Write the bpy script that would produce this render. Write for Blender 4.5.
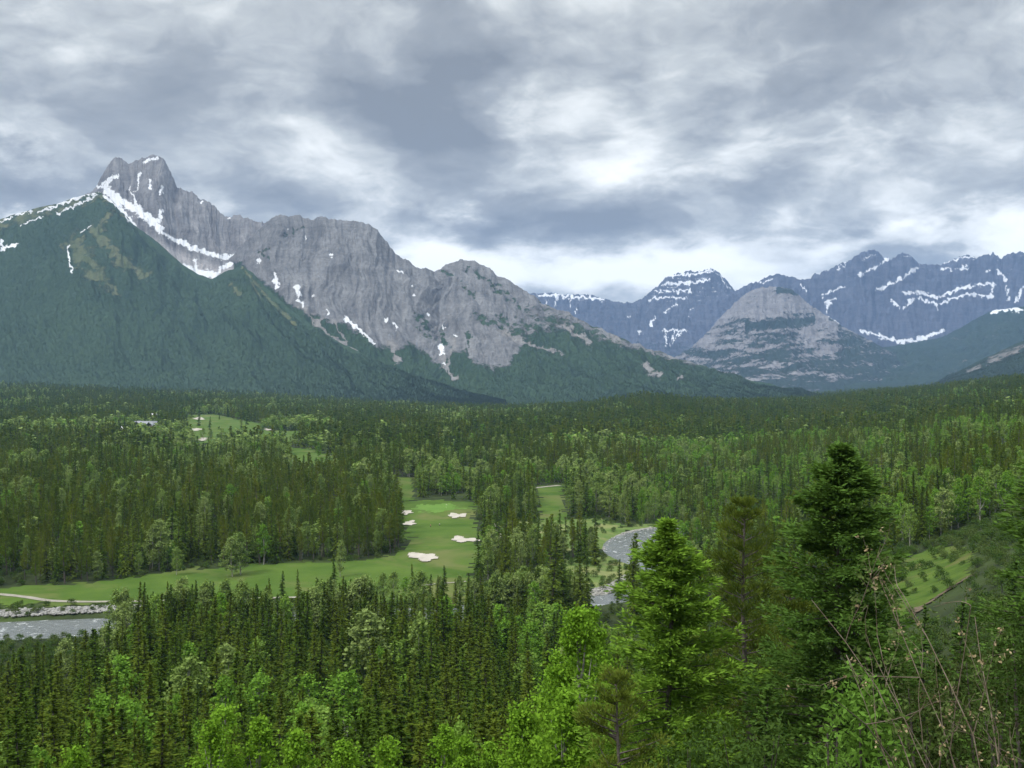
import bpy, math, random
import numpy as np

rng = np.random.default_rng(7)
random.seed(7)
S = bpy.context.scene
COL = S.collection
for o in list(bpy.data.objects):
    bpy.data.objects.remove(o)

# ------------------------------------------------------------------ camera
FPX = 1000.0            # focal length in pixels of the 1024 wide picture
HZ = 375.0              # row of the true horizon
cam = bpy.data.objects.new('camera', bpy.data.cameras.new('camera'))
COL.objects.link(cam)
cam.data.sensor_width = 36.0
cam.data.lens = 36.0 * FPX / 1024.0
cam.data.clip_start = 0.1
cam.data.clip_end = 90000.0
cam.location = (0, 0, 0)
cam.rotation_euler = (math.radians(90) - math.atan((384 - HZ) / FPX), 0, 0)
S.camera = cam

# ------------------------------------------------------------------ render look
S.view_settings.view_transform = 'Standard'
S.view_settings.look = 'None'
S.view_settings.exposure = 1.05
S.view_settings.gamma = 1.0
try:
    S.view_settings.use_curve_mapping = False
except Exception:
    pass

# ------------------------------------------------------------------ sun
SUN_EL, SUN_AZ = math.radians(52), math.radians(-130)     # azimuth from +Y, clockwise: behind left
sl = bpy.data.lights.new('sun', 'SUN')
sl.energy = 1.5
sl.angle = math.radians(14)
sl.color = (1.0, 0.96, 0.90)
sun = bpy.data.objects.new('sun', sl)
COL.objects.link(sun)
sd = (math.sin(SUN_AZ) * math.cos(SUN_EL), math.cos(SUN_AZ) * math.cos(SUN_EL), math.sin(SUN_EL))
from mathutils import Vector
sun.rotation_euler = Vector(sd).to_track_quat('Z', 'Y').to_euler()

# ------------------------------------------------------------------ world: daylight sky under a broken cloud deck
W = bpy.data.worlds.new('World')
S.world = W
W.use_nodes = True


class NT:
    """tiny node-tree helper"""
    def __init__(self, tree):
        self.t = tree
        self.n = tree.nodes
        self.l = tree.links

    def node(self, typ, **kw):
        nd = self.n.new(typ)
        for k, v in kw.items():
            setattr(nd, k, v)
        return nd

    def put(self, sock, v):
        if hasattr(v, 'is_output'):
            self.l.new(v, sock)
        elif v is not None:
            sock.default_value = v

    def math(self, op, a, b=None, c=None, clamp=False):
        nd = self.node('ShaderNodeMath', operation=op)
        nd.use_clamp = clamp
        self.put(nd.inputs[0], a)
        if b is not None:
            self.put(nd.inputs[1], b)
        if c is not None:
            self.put(nd.inputs[2], c)
        return nd.outputs[0]

    def vec(self, op, a, b=None, s=None):
        nd = self.node('ShaderNodeVectorMath', operation=op)
        self.put(nd.inputs[0], a)
        if b is not None:
            self.put(nd.inputs[1], b)
        if s is not None:
            self.put(nd.inputs['Scale'], s)
        return nd.outputs['Value'] if op in ('DOT_PRODUCT', 'LENGTH') else nd.outputs['Vector']

    def noise(self, vec, scale, detail=4.0, rough=0.55, dist=0.0, dim='3D', color=False):
        nd = self.node('ShaderNodeTexNoise', noise_dimensions=dim)
        self.put(nd.inputs['Vector'], vec)
        self.put(nd.inputs['Scale'], scale)
        self.put(nd.inputs['Detail'], detail)
        self.put(nd.inputs['Roughness'], rough)
        self.put(nd.inputs['Distortion'], dist)
        return nd.outputs['Color'] if color else nd.outputs[0]

    def ramp(self, fac, stops, interp='LINEAR'):
        nd = self.node('ShaderNodeValToRGB')
        cr = nd.color_ramp
        cr.interpolation = interp
        while len(cr.elements) > 1:
            cr.elements.remove(cr.elements[-1])
        for i, (p, c) in enumerate(stops):
            e = cr.elements[0] if i == 0 else cr.elements.new(p)
            e.position = p
            c = c if hasattr(c, '__len__') else (c, c, c)
            e.color = (c[0], c[1], c[2], 1.0)
        self.put(nd.inputs[0], fac)
        return nd.outputs[0]

    def mix(self, fac, a, b, blend='MIX'):
        nd = self.node('ShaderNodeMix', data_type='RGBA', blend_type=blend)
        self.put(nd.inputs[0], fac)
        for s, v in ((nd.inputs[6], a), (nd.inputs[7], b)):
            if isinstance(v, (tuple, list)) and len(v) == 3:
                v = (v[0], v[1], v[2], 1.0)
            self.put(s, v)
        return nd.outputs[2]

    def comb(self, x, y, z=0.0):
        nd = self.node('ShaderNodeCombineXYZ')
        for i, v in enumerate((x, y, z)):
            self.put(nd.inputs[i], v)
        return nd.outputs[0]

    def sep(self, v):
        nd = self.node('ShaderNodeSeparateXYZ')
        self.put(nd.inputs[0], v)
        return nd.outputs


def build_sky():
    T = NT(W.node_tree)
    T.n.clear()
    out = T.node('ShaderNodeOutputWorld')
    bg = T.node('ShaderNodeBackground')
    bg.inputs['Strength'].default_value = 0.10
    T.l.new(bg.outputs[0], out.inputs['Surface'])
    sky = T.node('ShaderNodeTexSky', sky_type='NISHITA')
    sky.sun_disc = False
    sky.sun_elevation = SUN_EL
    sky.sun_rotation = SUN_AZ
    sky.altitude = 1500
    d = T.node('ShaderNodeTexCoord').outputs['Generated']
    x, y, z = T.sep(d)
    zz = T.math('ADD', T.math('MAXIMUM', z, 0.0), 0.30)
    p = T.comb(T.math('DIVIDE', x, zz), T.math('DIVIDE', y, zz), 0.0)
    # cloud thickness on the cloud plane, and the same a little nearer (gives lit tops and dark bases)
    wp = T.vec('SCALE', T.vec('SUBTRACT', T.noise(p, 2.2, 4.0, 0.55, 0.0, color=True), (0.5, 0.5, 0.5)), s=0.32)
    pw = T.vec('ADD', p, wp)

    def deck(off):
        q = T.vec('ADD', pw, off)
        big = T.noise(q, 2.1, 6.0, 0.48, 0.0)
        mid = T.noise(q, 5.6, 10.0, 0.54, 0.0)
        bil = T.math('ABSOLUTE', T.math('SUBTRACT', T.noise(q, 8.5, 8.0, 0.56, 0.0), 0.5))
        r = T.math('ADD', T.math('MULTIPLY', big, 0.55), T.math('MULTIPLY', mid, 0.45))
        return T.math('MULTIPLY_ADD', bil, 0.16, r)
    n0 = deck((3.1, 7.7, 0.0))
    n1 = deck((3.1, 7.62, 0.0))
    emb = T.math('MULTIPLY', T.math('SUBTRACT', n1, n0), 1.5)
    # large openings and thick banks of this deck, by direction
    yy = T.math('MAXIMUM', y, 0.05)
    u = T.math('DIVIDE', x, yy)
    v = T.math('DIVIDE', z, yy)
    uv = T.comb(u, v, 0.0)
    wn = T.noise(T.comb(T.math('MULTIPLY', u, 6.0), T.math('MULTIPLY', v, 13.0), 0.0), 1.0, 6.0, 0.6, 0.0, color=True)
    wv = T.vec('MULTIPLY', T.vec('SUBTRACT', wn, (0.5, 0.5, 0.5)), (0.34, 0.15, 0.0))
    uvw = T.vec('ADD', uv, wv)
    val = T.math('ADD', T.math('MULTIPLY_ADD', n0, 3.0, -1.07), emb)
    blobs = SKY_BLOBS
    for (px, py, rx, ry, a) in blobs:
        c = ((px - 512) / FPX, (HZ - py) / FPX, 0.0)
        e = T.vec('MULTIPLY', T.vec('SUBTRACT', uvw, c), (FPX / rx, FPX / ry, 0.0))
        g = T.math('POWER', 2.71828, T.math('MULTIPLY', T.vec('DOT_PRODUCT', e, e), -1.0))
        val = T.math('MULTIPLY_ADD', g, a, val)
    cl = T.ramp(val, SKY_RAMP)
    # overcast is brighter overhead; boosted further here, out of view, to add top light
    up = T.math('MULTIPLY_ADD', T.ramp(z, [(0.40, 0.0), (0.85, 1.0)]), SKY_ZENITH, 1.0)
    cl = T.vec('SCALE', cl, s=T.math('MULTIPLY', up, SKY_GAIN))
    # thin bluish veil of the clear sky in the openings
    fac = T.ramp(val, [(0.0, 0.97), (0.62, 0.97), (0.85, 0.92)])
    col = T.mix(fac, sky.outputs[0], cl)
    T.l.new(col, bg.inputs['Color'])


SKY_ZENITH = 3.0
SKY_GAIN = 7.5
SKY_RAMP = [(0.08, (0.176, 0.192, 0.207)), (0.34, (0.274, 0.293, 0.305)), (0.50, (0.418, 0.439, 0.440)),
            (0.66, (0.625, 0.642, 0.628)), (0.84, (0.85, 0.855, 0.815)), (1.0, (0.95, 0.945, 0.89))]
SKY_BLOBS = [
    (560, 128, 75, 38, .22), (620, 165, 60, 26, .16), (425, 258, 75, 28, .45), (600, 272, 190, 24, .50),
    (15, 212, 60, 14, .55), (85, 40, 60, 26, .05), (930, 130, 110, 40, .13), (930, 240, 190, 18, .40),
    (300, 205, 70, 14, .08), (50, 180, 130, 18, -.34), (430, 98, 110, 26, -.24), (200, 30, 180, 50, .10), (430, 28, 130, 26, .13),
    (790, 88, 95, 32, -.22), (980, 50, 80, 40, -.12), (560, 222, 160, 17, -.22), (770, 175, 90, 26, -.22),
    (330, 182, 110, 16, -.16), (690, 205, 120, 14, -.12), (10, 20, 50, 18, -.14), (650, 20, 200, 22, -.10), (860, 120, 60, 24, .08), (210, 120, 120, 22, .05)]
build_sky()

# ------------------------------------------------------------------ bookkeeping
def tag(o, label=None, cat=None, group=None, kind=None):
    if label: o['label'] = label
    if cat: o['category'] = cat
    if group: o['group'] = group
    if kind: o['kind'] = kind
    return o


def link(o, parent=None):
    COL.objects.link(o)
    if parent is not None:
        o.parent = parent
    return o


def empty(name, loc=(0, 0, 0), rz=0.0, scale=(1, 1, 1)):
    o = bpy.data.objects.new(name, None)
    o.empty_display_size = 0.5
    COL.objects.link(o)
    o.location = loc
    o.rotation_euler = (0, 0, rz)
    o.scale = scale
    return o


def mesh_np(name, V, quads=None, tris=None, mats=(), smooth=False, mat_index=None):
    """mesh from numpy arrays"""
    me = bpy.data.meshes.new(name)
    V = np.asarray(V, dtype=np.float32).reshape(-1, 3)
    loops, starts, tot = [], [], 0
    if quads is not None and len(quads):
        q = np.asarray(quads, dtype=np.int32).reshape(-1, 4)
        loops.append(q.ravel())
        starts.append(np.arange(len(q), dtype=np.int32) * 4 + tot)
        tot += q.size
    if tris is not None and len(tris):
        t = np.asarray(tris, dtype=np.int32).reshape(-1, 3)
        loops.append(t.ravel())
        starts.append(np.arange(len(t), dtype=np.int32) * 3 + tot)
        tot += t.size
    loops = np.concatenate(loops)
    starts = np.concatenate(starts)
    me.vertices.add(len(V))
    me.vertices.foreach_set('co', V.ravel())
    me.loops.add(len(loops))
    me.loops.foreach_set('vertex_index', loops)
    me.polygons.add(len(starts))
    me.polygons.foreach_set('loop_start', starts)
    me.update(calc_edges=True)
    if smooth:
        me.polygons.foreach_set('use_smooth', np.ones(len(starts), dtype=bool))
    for m in mats:
        me.materials.append(m)
    if mat_index is not None:
        me.polygons.foreach_set('material_index', np.asarray(mat_index, dtype=np.int32))
    me.validate()
    return me


def add_attr(me, name, data, typ='FLOAT'):
    a = me.attributes.new(name, typ, 'POINT')
    data = np.asarray(data, dtype=np.float32)
    a.data.foreach_set({'FLOAT': 'value', 'FLOAT_COLOR': 'color', 'FLOAT_VECTOR': 'vector'}[typ], data.ravel())


def obj(name, me, parent=None):
    return link(bpy.data.objects.new(name, me), parent)


# ------------------------------------------------------------------ numpy noise
_perm = np.random.default_rng(3).permutation(4096)
_grad = np.random.default_rng(4).random(4096) * 2 * np.pi
_gx, _gy = np.cos(_grad), np.sin(_grad)


def perlin(x, y):
    xi, yi = np.floor(x).astype(np.int64), np.floor(y).astype(np.int64)
    xf, yf = x - xi, y - yi
    u = xf * xf * xf * (xf * (xf * 6 - 15) + 10)
    v = yf * yf * yf * (yf * (yf * 6 - 15) + 10)

    def g(ix, iy, fx, fy):
        h = _perm[(_perm[ix & 4095] + iy) & 4095]
        return _gx[h] * fx + _gy[h] * fy
    a = g(xi, yi, xf, yf) * (1 - u) + g(xi + 1, yi, xf - 1, yf) * u
    b = g(xi, yi + 1, xf, yf - 1) * (1 - u) + g(xi + 1, yi + 1, xf - 1, yf - 1) * u
    return (a * (1 - v) + b * v) * 1.5


def fbm(x, y, octv=5, gain=0.5, lac=2.03):
    r, a, n = np.zeros_like(np.asarray(x, float)), 1.0, 0.0
    for i in range(octv):
        r = r + a * perlin(x + 17.3 * i, y - 9.1 * i)
        n += a
        a *= gain
        x, y = x * lac, y * lac
    return r / n


def ridged(x, y, octv=5, gain=0.5):
    r, a, n = np.zeros_like(np.asarray(x, float)), 1.0, 0.0
    for i in range(octv):
        r = r + a * (1 - np.abs(perlin(x + 31.7 * i, y + 5.3 * i)) * 1.6)
        n += a
        a *= gain
        x, y = x * 2.1, y * 2.1
    return r / n


def sstep(a, b, x):
    t = np.clip((x - a) / (b - a), 0, 1)
    return t * t * (3 - 2 * t)


def pix_dist(px, py, strokes):
    """max over strokes of 1 - distance/width ; strokes: ([(x,y)...], w)"""
    best = np.full(px.shape, -9.0)
    for pts, w in strokes:
        if len(pts) == 1:
            pts = [pts[0], (pts[0][0] + .5, pts[0][1])]
        for (x0, y0), (x1, y1) in zip(pts[:-1], pts[1:]):
            m = (px > min(x0, x1) - 4 * w) & (px < max(x0, x1) + 4 * w)
            if not m.any():
                continue
            dx, dy = x1 - x0, y1 - y0
            t = np.clip(((px[m] - x0) * dx + (py[m] - y0) * dy) / (dx * dx + dy * dy + 1e-9), 0, 1)
            d = np.hypot(px[m] - x0 - t * dx, py[m] - y0 - t * dy)
            best[m] = np.maximum(best[m], 1 - d / w)
    return best


def in_poly(X, Y, poly):
    X, Y = np.asarray(X), np.asarray(Y)
    r = np.zeros(X.shape, bool)
    n = len(poly)
    for i in range(n):
        x0, y0 = poly[i]
        x1, y1 = poly[(i + 1) % n]
        if y0 == y1:
            continue
        c = ((y0 > Y) != (y1 > Y)) & (X < (x1 - x0) * (Y - y0) / (y1 - y0) + x0)
        r ^= c
    return r


# ------------------------------------------------------------------ terrain
VALLEY = -86.0


def flat(px, py):
    """point of the valley floor that the photograph shows at this pixel"""
    D = -VALLEY * FPX / (py - HZ)
    return ((px - 512) / FPX * D, D)


RIVER = [(700, 900, 22), (520, 790, 22), (380, 690, 22), (270, 622, 21), (185, 590, 21), (128, 576, 22), (88, 556, 28), (66, 522, 32), (60, 484, 28),
         (68, 436, 16), (56, 402, 15), (33, 385, 16), (-25, 362, 24), (-90, 350, 26), (-150, 342, 26), (-200, 333, 26), (-300, 315, 26), (-520, 290, 26)]


def catmull(P, n=14):
    P = [np.array(p, float) for p in P]
    P = [2 * P[0] - P[1]] + P + [2 * P[-1] - P[-2]]
    out = []
    for i in range(1, len(P) - 2):
        for k in range(n):
            t = k / n
            a, b, c, d = P[i - 1], P[i], P[i + 1], P[i + 2]
            out.append(.5 * ((2 * b) + (c - a) * t + (2 * a - 5 * b + 4 * c - d) * t * t + (3 * b - a - 3 * c + d) * t ** 3))
    out.append(P[-2])
    return np.array(out)


RIV = catmull(RIVER)


def river_dist(X, Y):
    """distance to the river bank (negative in the water)"""
    best = np.full(X.shape, 1e5)
    m = (Y > 220) & (Y < 1300) & (X > -700) & (X < 600)
    if m.any():
        xs, ys = X[m], Y[m]
        b = np.full(xs.shape, 1e5)
        for (x0, y0, w0), (x1, y1, w1) in zip(RIV[:-1], RIV[1:]):
            dx, dy = x1 - x0, y1 - y0
            t = np.clip(((xs - x0) * dx + (ys - y0) * dy) / (dx * dx + dy * dy), 0, 1)
            b = np.minimum(b, np.hypot(xs - x0 - t * dx, ys - y0 - t * dy) - w0 / 2)
        best[m] = b
    return best


TPX = np.array([-900, -300, 0, 200, 400, 512, 570, 650, 730, 800, 900, 1024, 1324, 2000], float)
TD = np.array([0.5, 3, 6, 11, 20, 40, 85, 140, 200, 250, 350, 500, 700, 1000, 1500, 2000, 2500, 3000, 3600, 4500, 7000, 26000], float)
TZ = np.array([
    [-1.75] * 14,
    [-2.0] * 14,
    [-3.6] * 14,
    [-5.8] * 14,
    [-11, -11, -11, -11, -11, -11, -11, -11, -10.6, -10, -9.5, -9, -9, -8],
    [-23, -23, -23, -23, -23, -23, -23, -23, -22.5, -22, -20, -17, -14, -10],
    [-43, -43, -43, -44, -45, -45, -45, -45, -44, -41, -36, -30, -24, -15],
    [-62, -62, -62, -63, -65, -65, -65, -64, -61, -56, -48, -37, -28, -15],
    [-76, -76, -76, -77, -78, -78, -78, -76, -72, -64, -53, -41, -30, -15],
    [-84, -84, -84, -84, -85, -85, -85, -82, -77, -68, -55, -43, -31, -14],
    [-86, -86, -86, -86, -86, -86, -86, -86, -81, -72, -59, -46, -33, -12],
    [-86, -86, -86, -86, -86, -86, -86, -86, -85, -75, -62, -49, -33, -8],
    [-86, -86, -86, -86, -86, -86, -86, -86, -86, -77, -64, -48, -28, 0],
    [-86, -86, -86, -86, -86, -86, -86, -84, -80, -72, -60, -44, -16, 20],
    [-84, -86, -86, -86, -86, -86, -86, -88, -88, -84, -74, -52, -8, 50],
    [-75, -80, -84, -86, -90, -92, -86, -74, -82, -80, -60, -28, 20, 90],
    [-55, -65, -72, -82, -95, -98, -90, -62, -80, -80, -58, -20, 40, 120],
    [-35, -45, -58, -78, -104, -112, -110, -100, -98, -90, -62, -22, 50, 140],
    [-20, -25, -45, -72, -108, -122, -122, -118, -110, -98, -68, -20, 60, 150],
    [-10, -10, -30, -64, -112, -124, -124, -120, -112, -100, -75, -20, 70, 160],
    [-112] * 14, [-118] * 14], float)


def table_z(px, D):
    lx = np.log(np.clip(D, TD[0], TD[-1]))
    ld = np.log(TD)
    i = np.clip(np.searchsorted(ld, lx) - 1, 0, len(TD) - 2)
    t = np.clip((lx - ld[i]) / (ld[i + 1] - ld[i]), 0, 1)
    p = np.clip(px, TPX[0], TPX[-1])
    j = np.clip(np.searchsorted(TPX, p) - 1, 0, len(TPX) - 2)
    s = np.clip((p - TPX[j]) / (TPX[j + 1] - TPX[j]), 0, 1)
    s = s * s * (3 - 2 * s) * .5 + s * .5
    return (TZ[i, j] * (1 - s) + TZ[i, j + 1] * s) * (1 - t) + (TZ[i + 1, j] * (1 - s) + TZ[i + 1, j + 1] * s) * t


def ground_z(X, Y):
    X, Y = np.asarray(X, float), np.asarray(Y, float)
    r = np.hypot(X, Y) + 1e-6
    az = np.clip(np.arctan2(X, Y), -1.05, 1.05)
    D = r * np.cos(az)
    z = table_z(512 + FPX * np.tan(az), D)
    amp = np.clip((D - 12) / 400, 0, 1) * (0.6 + 0.8 * sstep(1200, 3000, D) * 4)
    z = z + amp * fbm(X / 90, Y / 90, 3) + sstep(1800, 3000, D) * 5 * fbm(X / 500, Y / 500, 3)
    rd = river_dist(X, Y)
    z = np.where(rd < 14, np.minimum(z, VALLEY + 1.2 * sstep(0, 14, rd) - 2.2 * (1 - sstep(-6, 4, rd))), z)
    return z


# ------------------------------------------------------------------ materials
def new_mat(name):
    m = bpy.data.materials.new(name)
    m.use_nodes = True
    T = NT(m.node_tree)
    T.n.clear()
    out = T.node('ShaderNodeOutputMaterial')
    return m, T, out


def principled(T, out, color, rough=0.8, spec=0.3, normal=None):
    b = T.node('ShaderNodeBsdfPrincipled')
    T.put(b.inputs['Base Color'], color if not (isinstance(color, tuple) and len(color) == 3) else (*color, 1))
    T.put(b.inputs['Roughness'], rough)
    T.put(b.inputs['Specular IOR Level'], spec)
    if normal is not None:
        T.l.new(normal, b.inputs['Normal'])
    T.l.new(b.outputs[0], out.inputs['Surface'])
    return b


def bump(T, h, dist, strength=1.0):
    b = T.node('ShaderNodeBump')
    b.inputs['Distance'].default_value = dist
    b.inputs['Strength'].default_value = strength
    T.l.new(h, b.inputs['Height'])
    return b.outputs[0]


def noise_mat(name, c0, c1, scale, rough=0.9, spec=0.2, detail=6.0, bump_d=0.0, c2=None, scale2=None):
    m, T, out = new_mat(name)
    P = T.node('ShaderNodeNewGeometry').outputs['Position']
    n = T.noise(P, scale, detail, 0.6, 0.3)
    col = T.mix(T.ramp(n, [(0.32, 0.0), (0.68, 1.0)]), c0, c1)
    if c2 is not None:
        n2 = T.noise(P, scale2, 4.0, 0.6, 0.5)
        col = T.mix(T.ramp(n2, [(0.5, 0.0), (0.66, 1.0)]), col, c2)
    nb = bump(T, T.noise(P, scale * 3, 5.0, 0.65), bump_d) if bump_d else None
    principled(T, out, col, rough, spec, nb)
    return m


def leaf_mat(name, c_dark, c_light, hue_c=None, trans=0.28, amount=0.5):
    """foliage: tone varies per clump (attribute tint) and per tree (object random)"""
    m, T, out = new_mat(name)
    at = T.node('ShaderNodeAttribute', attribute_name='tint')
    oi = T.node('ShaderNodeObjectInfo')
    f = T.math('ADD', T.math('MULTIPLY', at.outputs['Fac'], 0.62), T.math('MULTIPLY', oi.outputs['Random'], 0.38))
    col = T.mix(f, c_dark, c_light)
    if hue_c is not None:
        r2 = T.math('FRACT', T.math('MULTIPLY', oi.outputs['Random'], 7.31))
        col = T.mix(T.math('MULTIPLY', T.math('GREATER_THAN', r2, 0.55), T.math('MULTIPLY', r2, amount)), col, hue_c)
    d = T.node('ShaderNodeBsdfPrincipled')
    T.l.new(col, d.inputs['Base Color'])
    d.inputs['Roughness'].default_value = 0.75
    d.inputs['Specular IOR Level'].default_value = 0.06
    tr = T.node('ShaderNodeBsdfTranslucent')
    T.l.new(T.mix(0.5, col, (0.10, 0.15, 0.02), 'MIX'), tr.inputs['Color'])
    mx = T.node('ShaderNodeMixShader')
    mx.inputs[0].default_value = trans
    T.l.new(d.outputs[0], mx.inputs[1])
    T.l.new(tr.outputs[0], mx.inputs[2])
    T.l.new(mx.outputs[0], out.inputs['Surface'])
    return m


M = {}
M['bark'] = noise_mat('bark_grey_brown', (0.05, 0.042, 0.035), (0.13, 0.115, 0.10), 6.0, 0.95, 0.1, bump_d=0.02)
M['pale_bark'] = noise_mat('bark_pale', (0.16, 0.15, 0.13), (0.36, 0.35, 0.31), 5.0, 0.9, 0.1)
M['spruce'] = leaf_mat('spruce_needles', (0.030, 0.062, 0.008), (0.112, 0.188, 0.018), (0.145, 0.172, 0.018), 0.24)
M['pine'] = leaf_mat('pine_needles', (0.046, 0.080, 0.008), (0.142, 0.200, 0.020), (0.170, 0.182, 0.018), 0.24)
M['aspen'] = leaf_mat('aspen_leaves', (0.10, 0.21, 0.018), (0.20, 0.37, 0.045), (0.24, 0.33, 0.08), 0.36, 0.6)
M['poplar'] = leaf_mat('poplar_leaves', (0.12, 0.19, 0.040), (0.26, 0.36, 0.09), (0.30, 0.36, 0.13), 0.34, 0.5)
M['floor'] = noise_mat('forest_floor', (0.014, 0.022, 0.008), (0.040, 0.055, 0.018), 0.05, 0.95, 0.1, 8.0, 0.6, (0.05, 0.075, 0.02), 0.012)
M['grass'] = noise_mat('mown_grass', (0.046, 0.088, 0.014), (0.080, 0.128, 0.024), 0.045, 0.95, 0.05, 9.0, 0.05, (0.108, 0.124, 0.040), 0.022)
M['slope_grass'] = noise_mat('slope_grass', (0.034, 0.068, 0.010), (0.085, 0.130, 0.022), 0.12, 0.95, 0.05, 9.0, 0.15, (0.10, 0.10, 0.035), 0.06)
M['green'] = noise_mat('putting_green_grass', (0.085, 0.165, 0.030), (0.11, 0.19, 0.04), 0.1, 0.95, 0.05, 6.0)
M['rough'] = noise_mat('rough_grass', (0.06, 0.11, 0.022), (0.13, 0.17, 0.05), 0.07, 0.95, 0.1, 8.0, 0.1, (0.19, 0.19, 0.08), 0.05)
M['sand'] = noise_mat('bunker_sand', (0.33, 0.30, 0.255), (0.44, 0.405, 0.35), 0.3, 0.95, 0.1)
M['path'] = noise_mat('gravel_path', (0.20, 0.185, 0.15), (0.30, 0.28, 0.235), 0.4, 0.95, 0.1)
M['gravel'] = noise_mat('river_gravel', (0.15, 0.145, 0.125), (0.30, 0.29, 0.26), 0.5, 0.95, 0.1, 10.0, 0.1)
M['dirt'] = noise_mat('dirt_bank', (0.06, 0.045, 0.030), (0.15, 0.115, 0.08), 0.3, 0.95, 0.1, 8.0, 0.15)
M['stone'] = noise_mat('riprap_stone', (0.15, 0.148, 0.14), (0.34, 0.33, 0.31), 0.8, 0.9, 0.2)


def water_mat():
    m, T, out = new_mat('river_water')
    P = T.node('ShaderNodeNewGeometry').outputs['Position']
    n = T.noise(P, 0.35, 6.0, 0.62, 1.2)
    foam = T.ramp(T.noise(P, 0.16, 8.0, 0.68, 1.5), [(0.56, 0.0), (0.66, 0.8)])
    col = T.mix(foam, (0.105, 0.115, 0.112), (0.55, 0.57, 0.57))
    principled(T, out, col, 0.22, 0.5, bump(T, n, 0.35))
    return m


M['water'] = water_mat()

# ------------------------------------------------------------------ the ground sheet
def build_terrain():
    t0 = np.arctan((np.arange(-260, 1286, 3.0) - 512) / FPX)
    left = np.linspace(-math.pi, t0[0], 46)[:-1]
    right = np.linspace(t0[-1], math.pi, 46)[1:-1]
    az = np.concatenate([left, t0, right])
    r = [0.4]
    while r[-1] < 17000:
        r.append(r[-1] * (1.022 if r[-1] < 60 else 1.0125 if r[-1] < 1100 else 1.03))
    r = np.array(r)
    A, R = np.meshgrid(az, r)
    X, Y = R * np.sin(A), R * np.cos(A)
    Z = ground_z(X, Y)
    nr, na = A.shape
    V = np.stack([X, Y, Z], -1).reshape(-1, 3)
    idx = np.arange(nr * na).reshape(nr, na)
    nxt = np.roll(idx, -1, axis=1)
    q = np.stack([idx[:-1], idx[1:], nxt[1:], nxt[:-1]], -1).reshape(-1, 4)[:, ::-1]
    V = np.concatenate([V, [[0, 0, -1.75]]])
    c = len(V) - 1
    tr = np.stack([np.full(na, c), nxt[0], idx[0]], -1)
    me = mesh_np('ground', V, q, tr, [M['floor']], True)
    return tag(obj('ground', me), kind='structure')


build_terrain()


def draped(name, poly, mat, lift, step=4.0, edge_noise=3.2, dish=0.0, kind='structure', parent=None):
    """sheet cut to a polygon (world XY) and laid on the ground"""
    P = np.array(poly)
    x0, y0 = P.min(0) - step * 2
    x1, y1 = P.max(0) + step * 2
    xs, ys = np.arange(x0, x1, step), np.arange(y0, y1, step)
    gx, gy = np.meshgrid(xs, ys)
    cx, cy = gx[:-1, :-1] + step / 2, gy[:-1, :-1] + step / 2
    wx = cx + edge_noise * 2 * perlin(cx / 9 + .3, cy / 9) + edge_noise * perlin(cx / 3.1, cy / 3.1 + .7)
    wy = cy + edge_noise * 2 * perlin(cx / 9 + 50.3, cy / 9) + edge_noise * perlin(cx / 3.1 + 40, cy / 3.1)
    ins = in_poly(wx, wy, poly)
    ny, nx = gx.shape
    idx = np.arange(nx * ny).reshape(ny, nx)
    q = np.stack([idx[:-1, :-1], idx[:-1, 1:], idx[1:, 1:], idx[1:, :-1]], -1)[ins]
    if not len(q):
        return None
    used, inv = np.unique(q.ravel(), return_inverse=True)
    X, Y = gx.ravel()[used], gy.ravel()[used]
    Z = ground_z(X, Y) + lift
    if dish:
        c = P.mean(0)
        rr = np.hypot((X - c[0]) / max(1, (P[:, 0].max() - P[:, 0].min()) / 2), (Y - c[1]) / max(1, (P[:, 1].max() - P[:, 1].min()) / 2))
        Z = Z + dish * (rr - .4)
    me = mesh_np(name, np.stack([X, Y, Z], -1), inv.reshape(-1, 4), None, [mat], True)
    return tag(obj(name, me), kind=kind)


def ribbon(name, pts, mat, lift, z=None, water=False):
    P = catmull(pts, 10)
    d = np.gradient(P[:, :2], axis=0)
    nrm = np.stack([-d[:, 1], d[:, 0]], -1) / (np.hypot(d[:, 0], d[:, 1])[:, None] + 1e-9)
    k = 9
    off = np.linspace(-.5, .5, k)
    jag = 1 + 0.12 * perlin(P[:, 0] / 7, P[:, 1] / 7)
    XY = P[:, None, :2] + nrm[:, None, :] * (P[:, 2] * jag)[:, None, None] * off[None, :, None]
    X, Y = XY[..., 0], XY[..., 1]
    Z = np.full(X.shape, z) if z is not None else ground_z(X, Y) + lift
    n = len(P)
    idx = np.arange(n * k).reshape(n, k)
    q = np.stack([idx[:-1, :-1], idx[:-1, 1:], idx[1:, 1:], idx[1:, :-1]], -1).reshape(-1, 4)
    me = mesh_np(name, np.stack([X, Y, Z], -1).reshape(-1, 3), q, None, [mat], True)
    return tag(obj(name, me), kind='structure')


ribbon('river', [(x, y, w + 7) for x, y, w in RIVER], M['water'], 0, z=VALLEY - 0.75)

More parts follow.
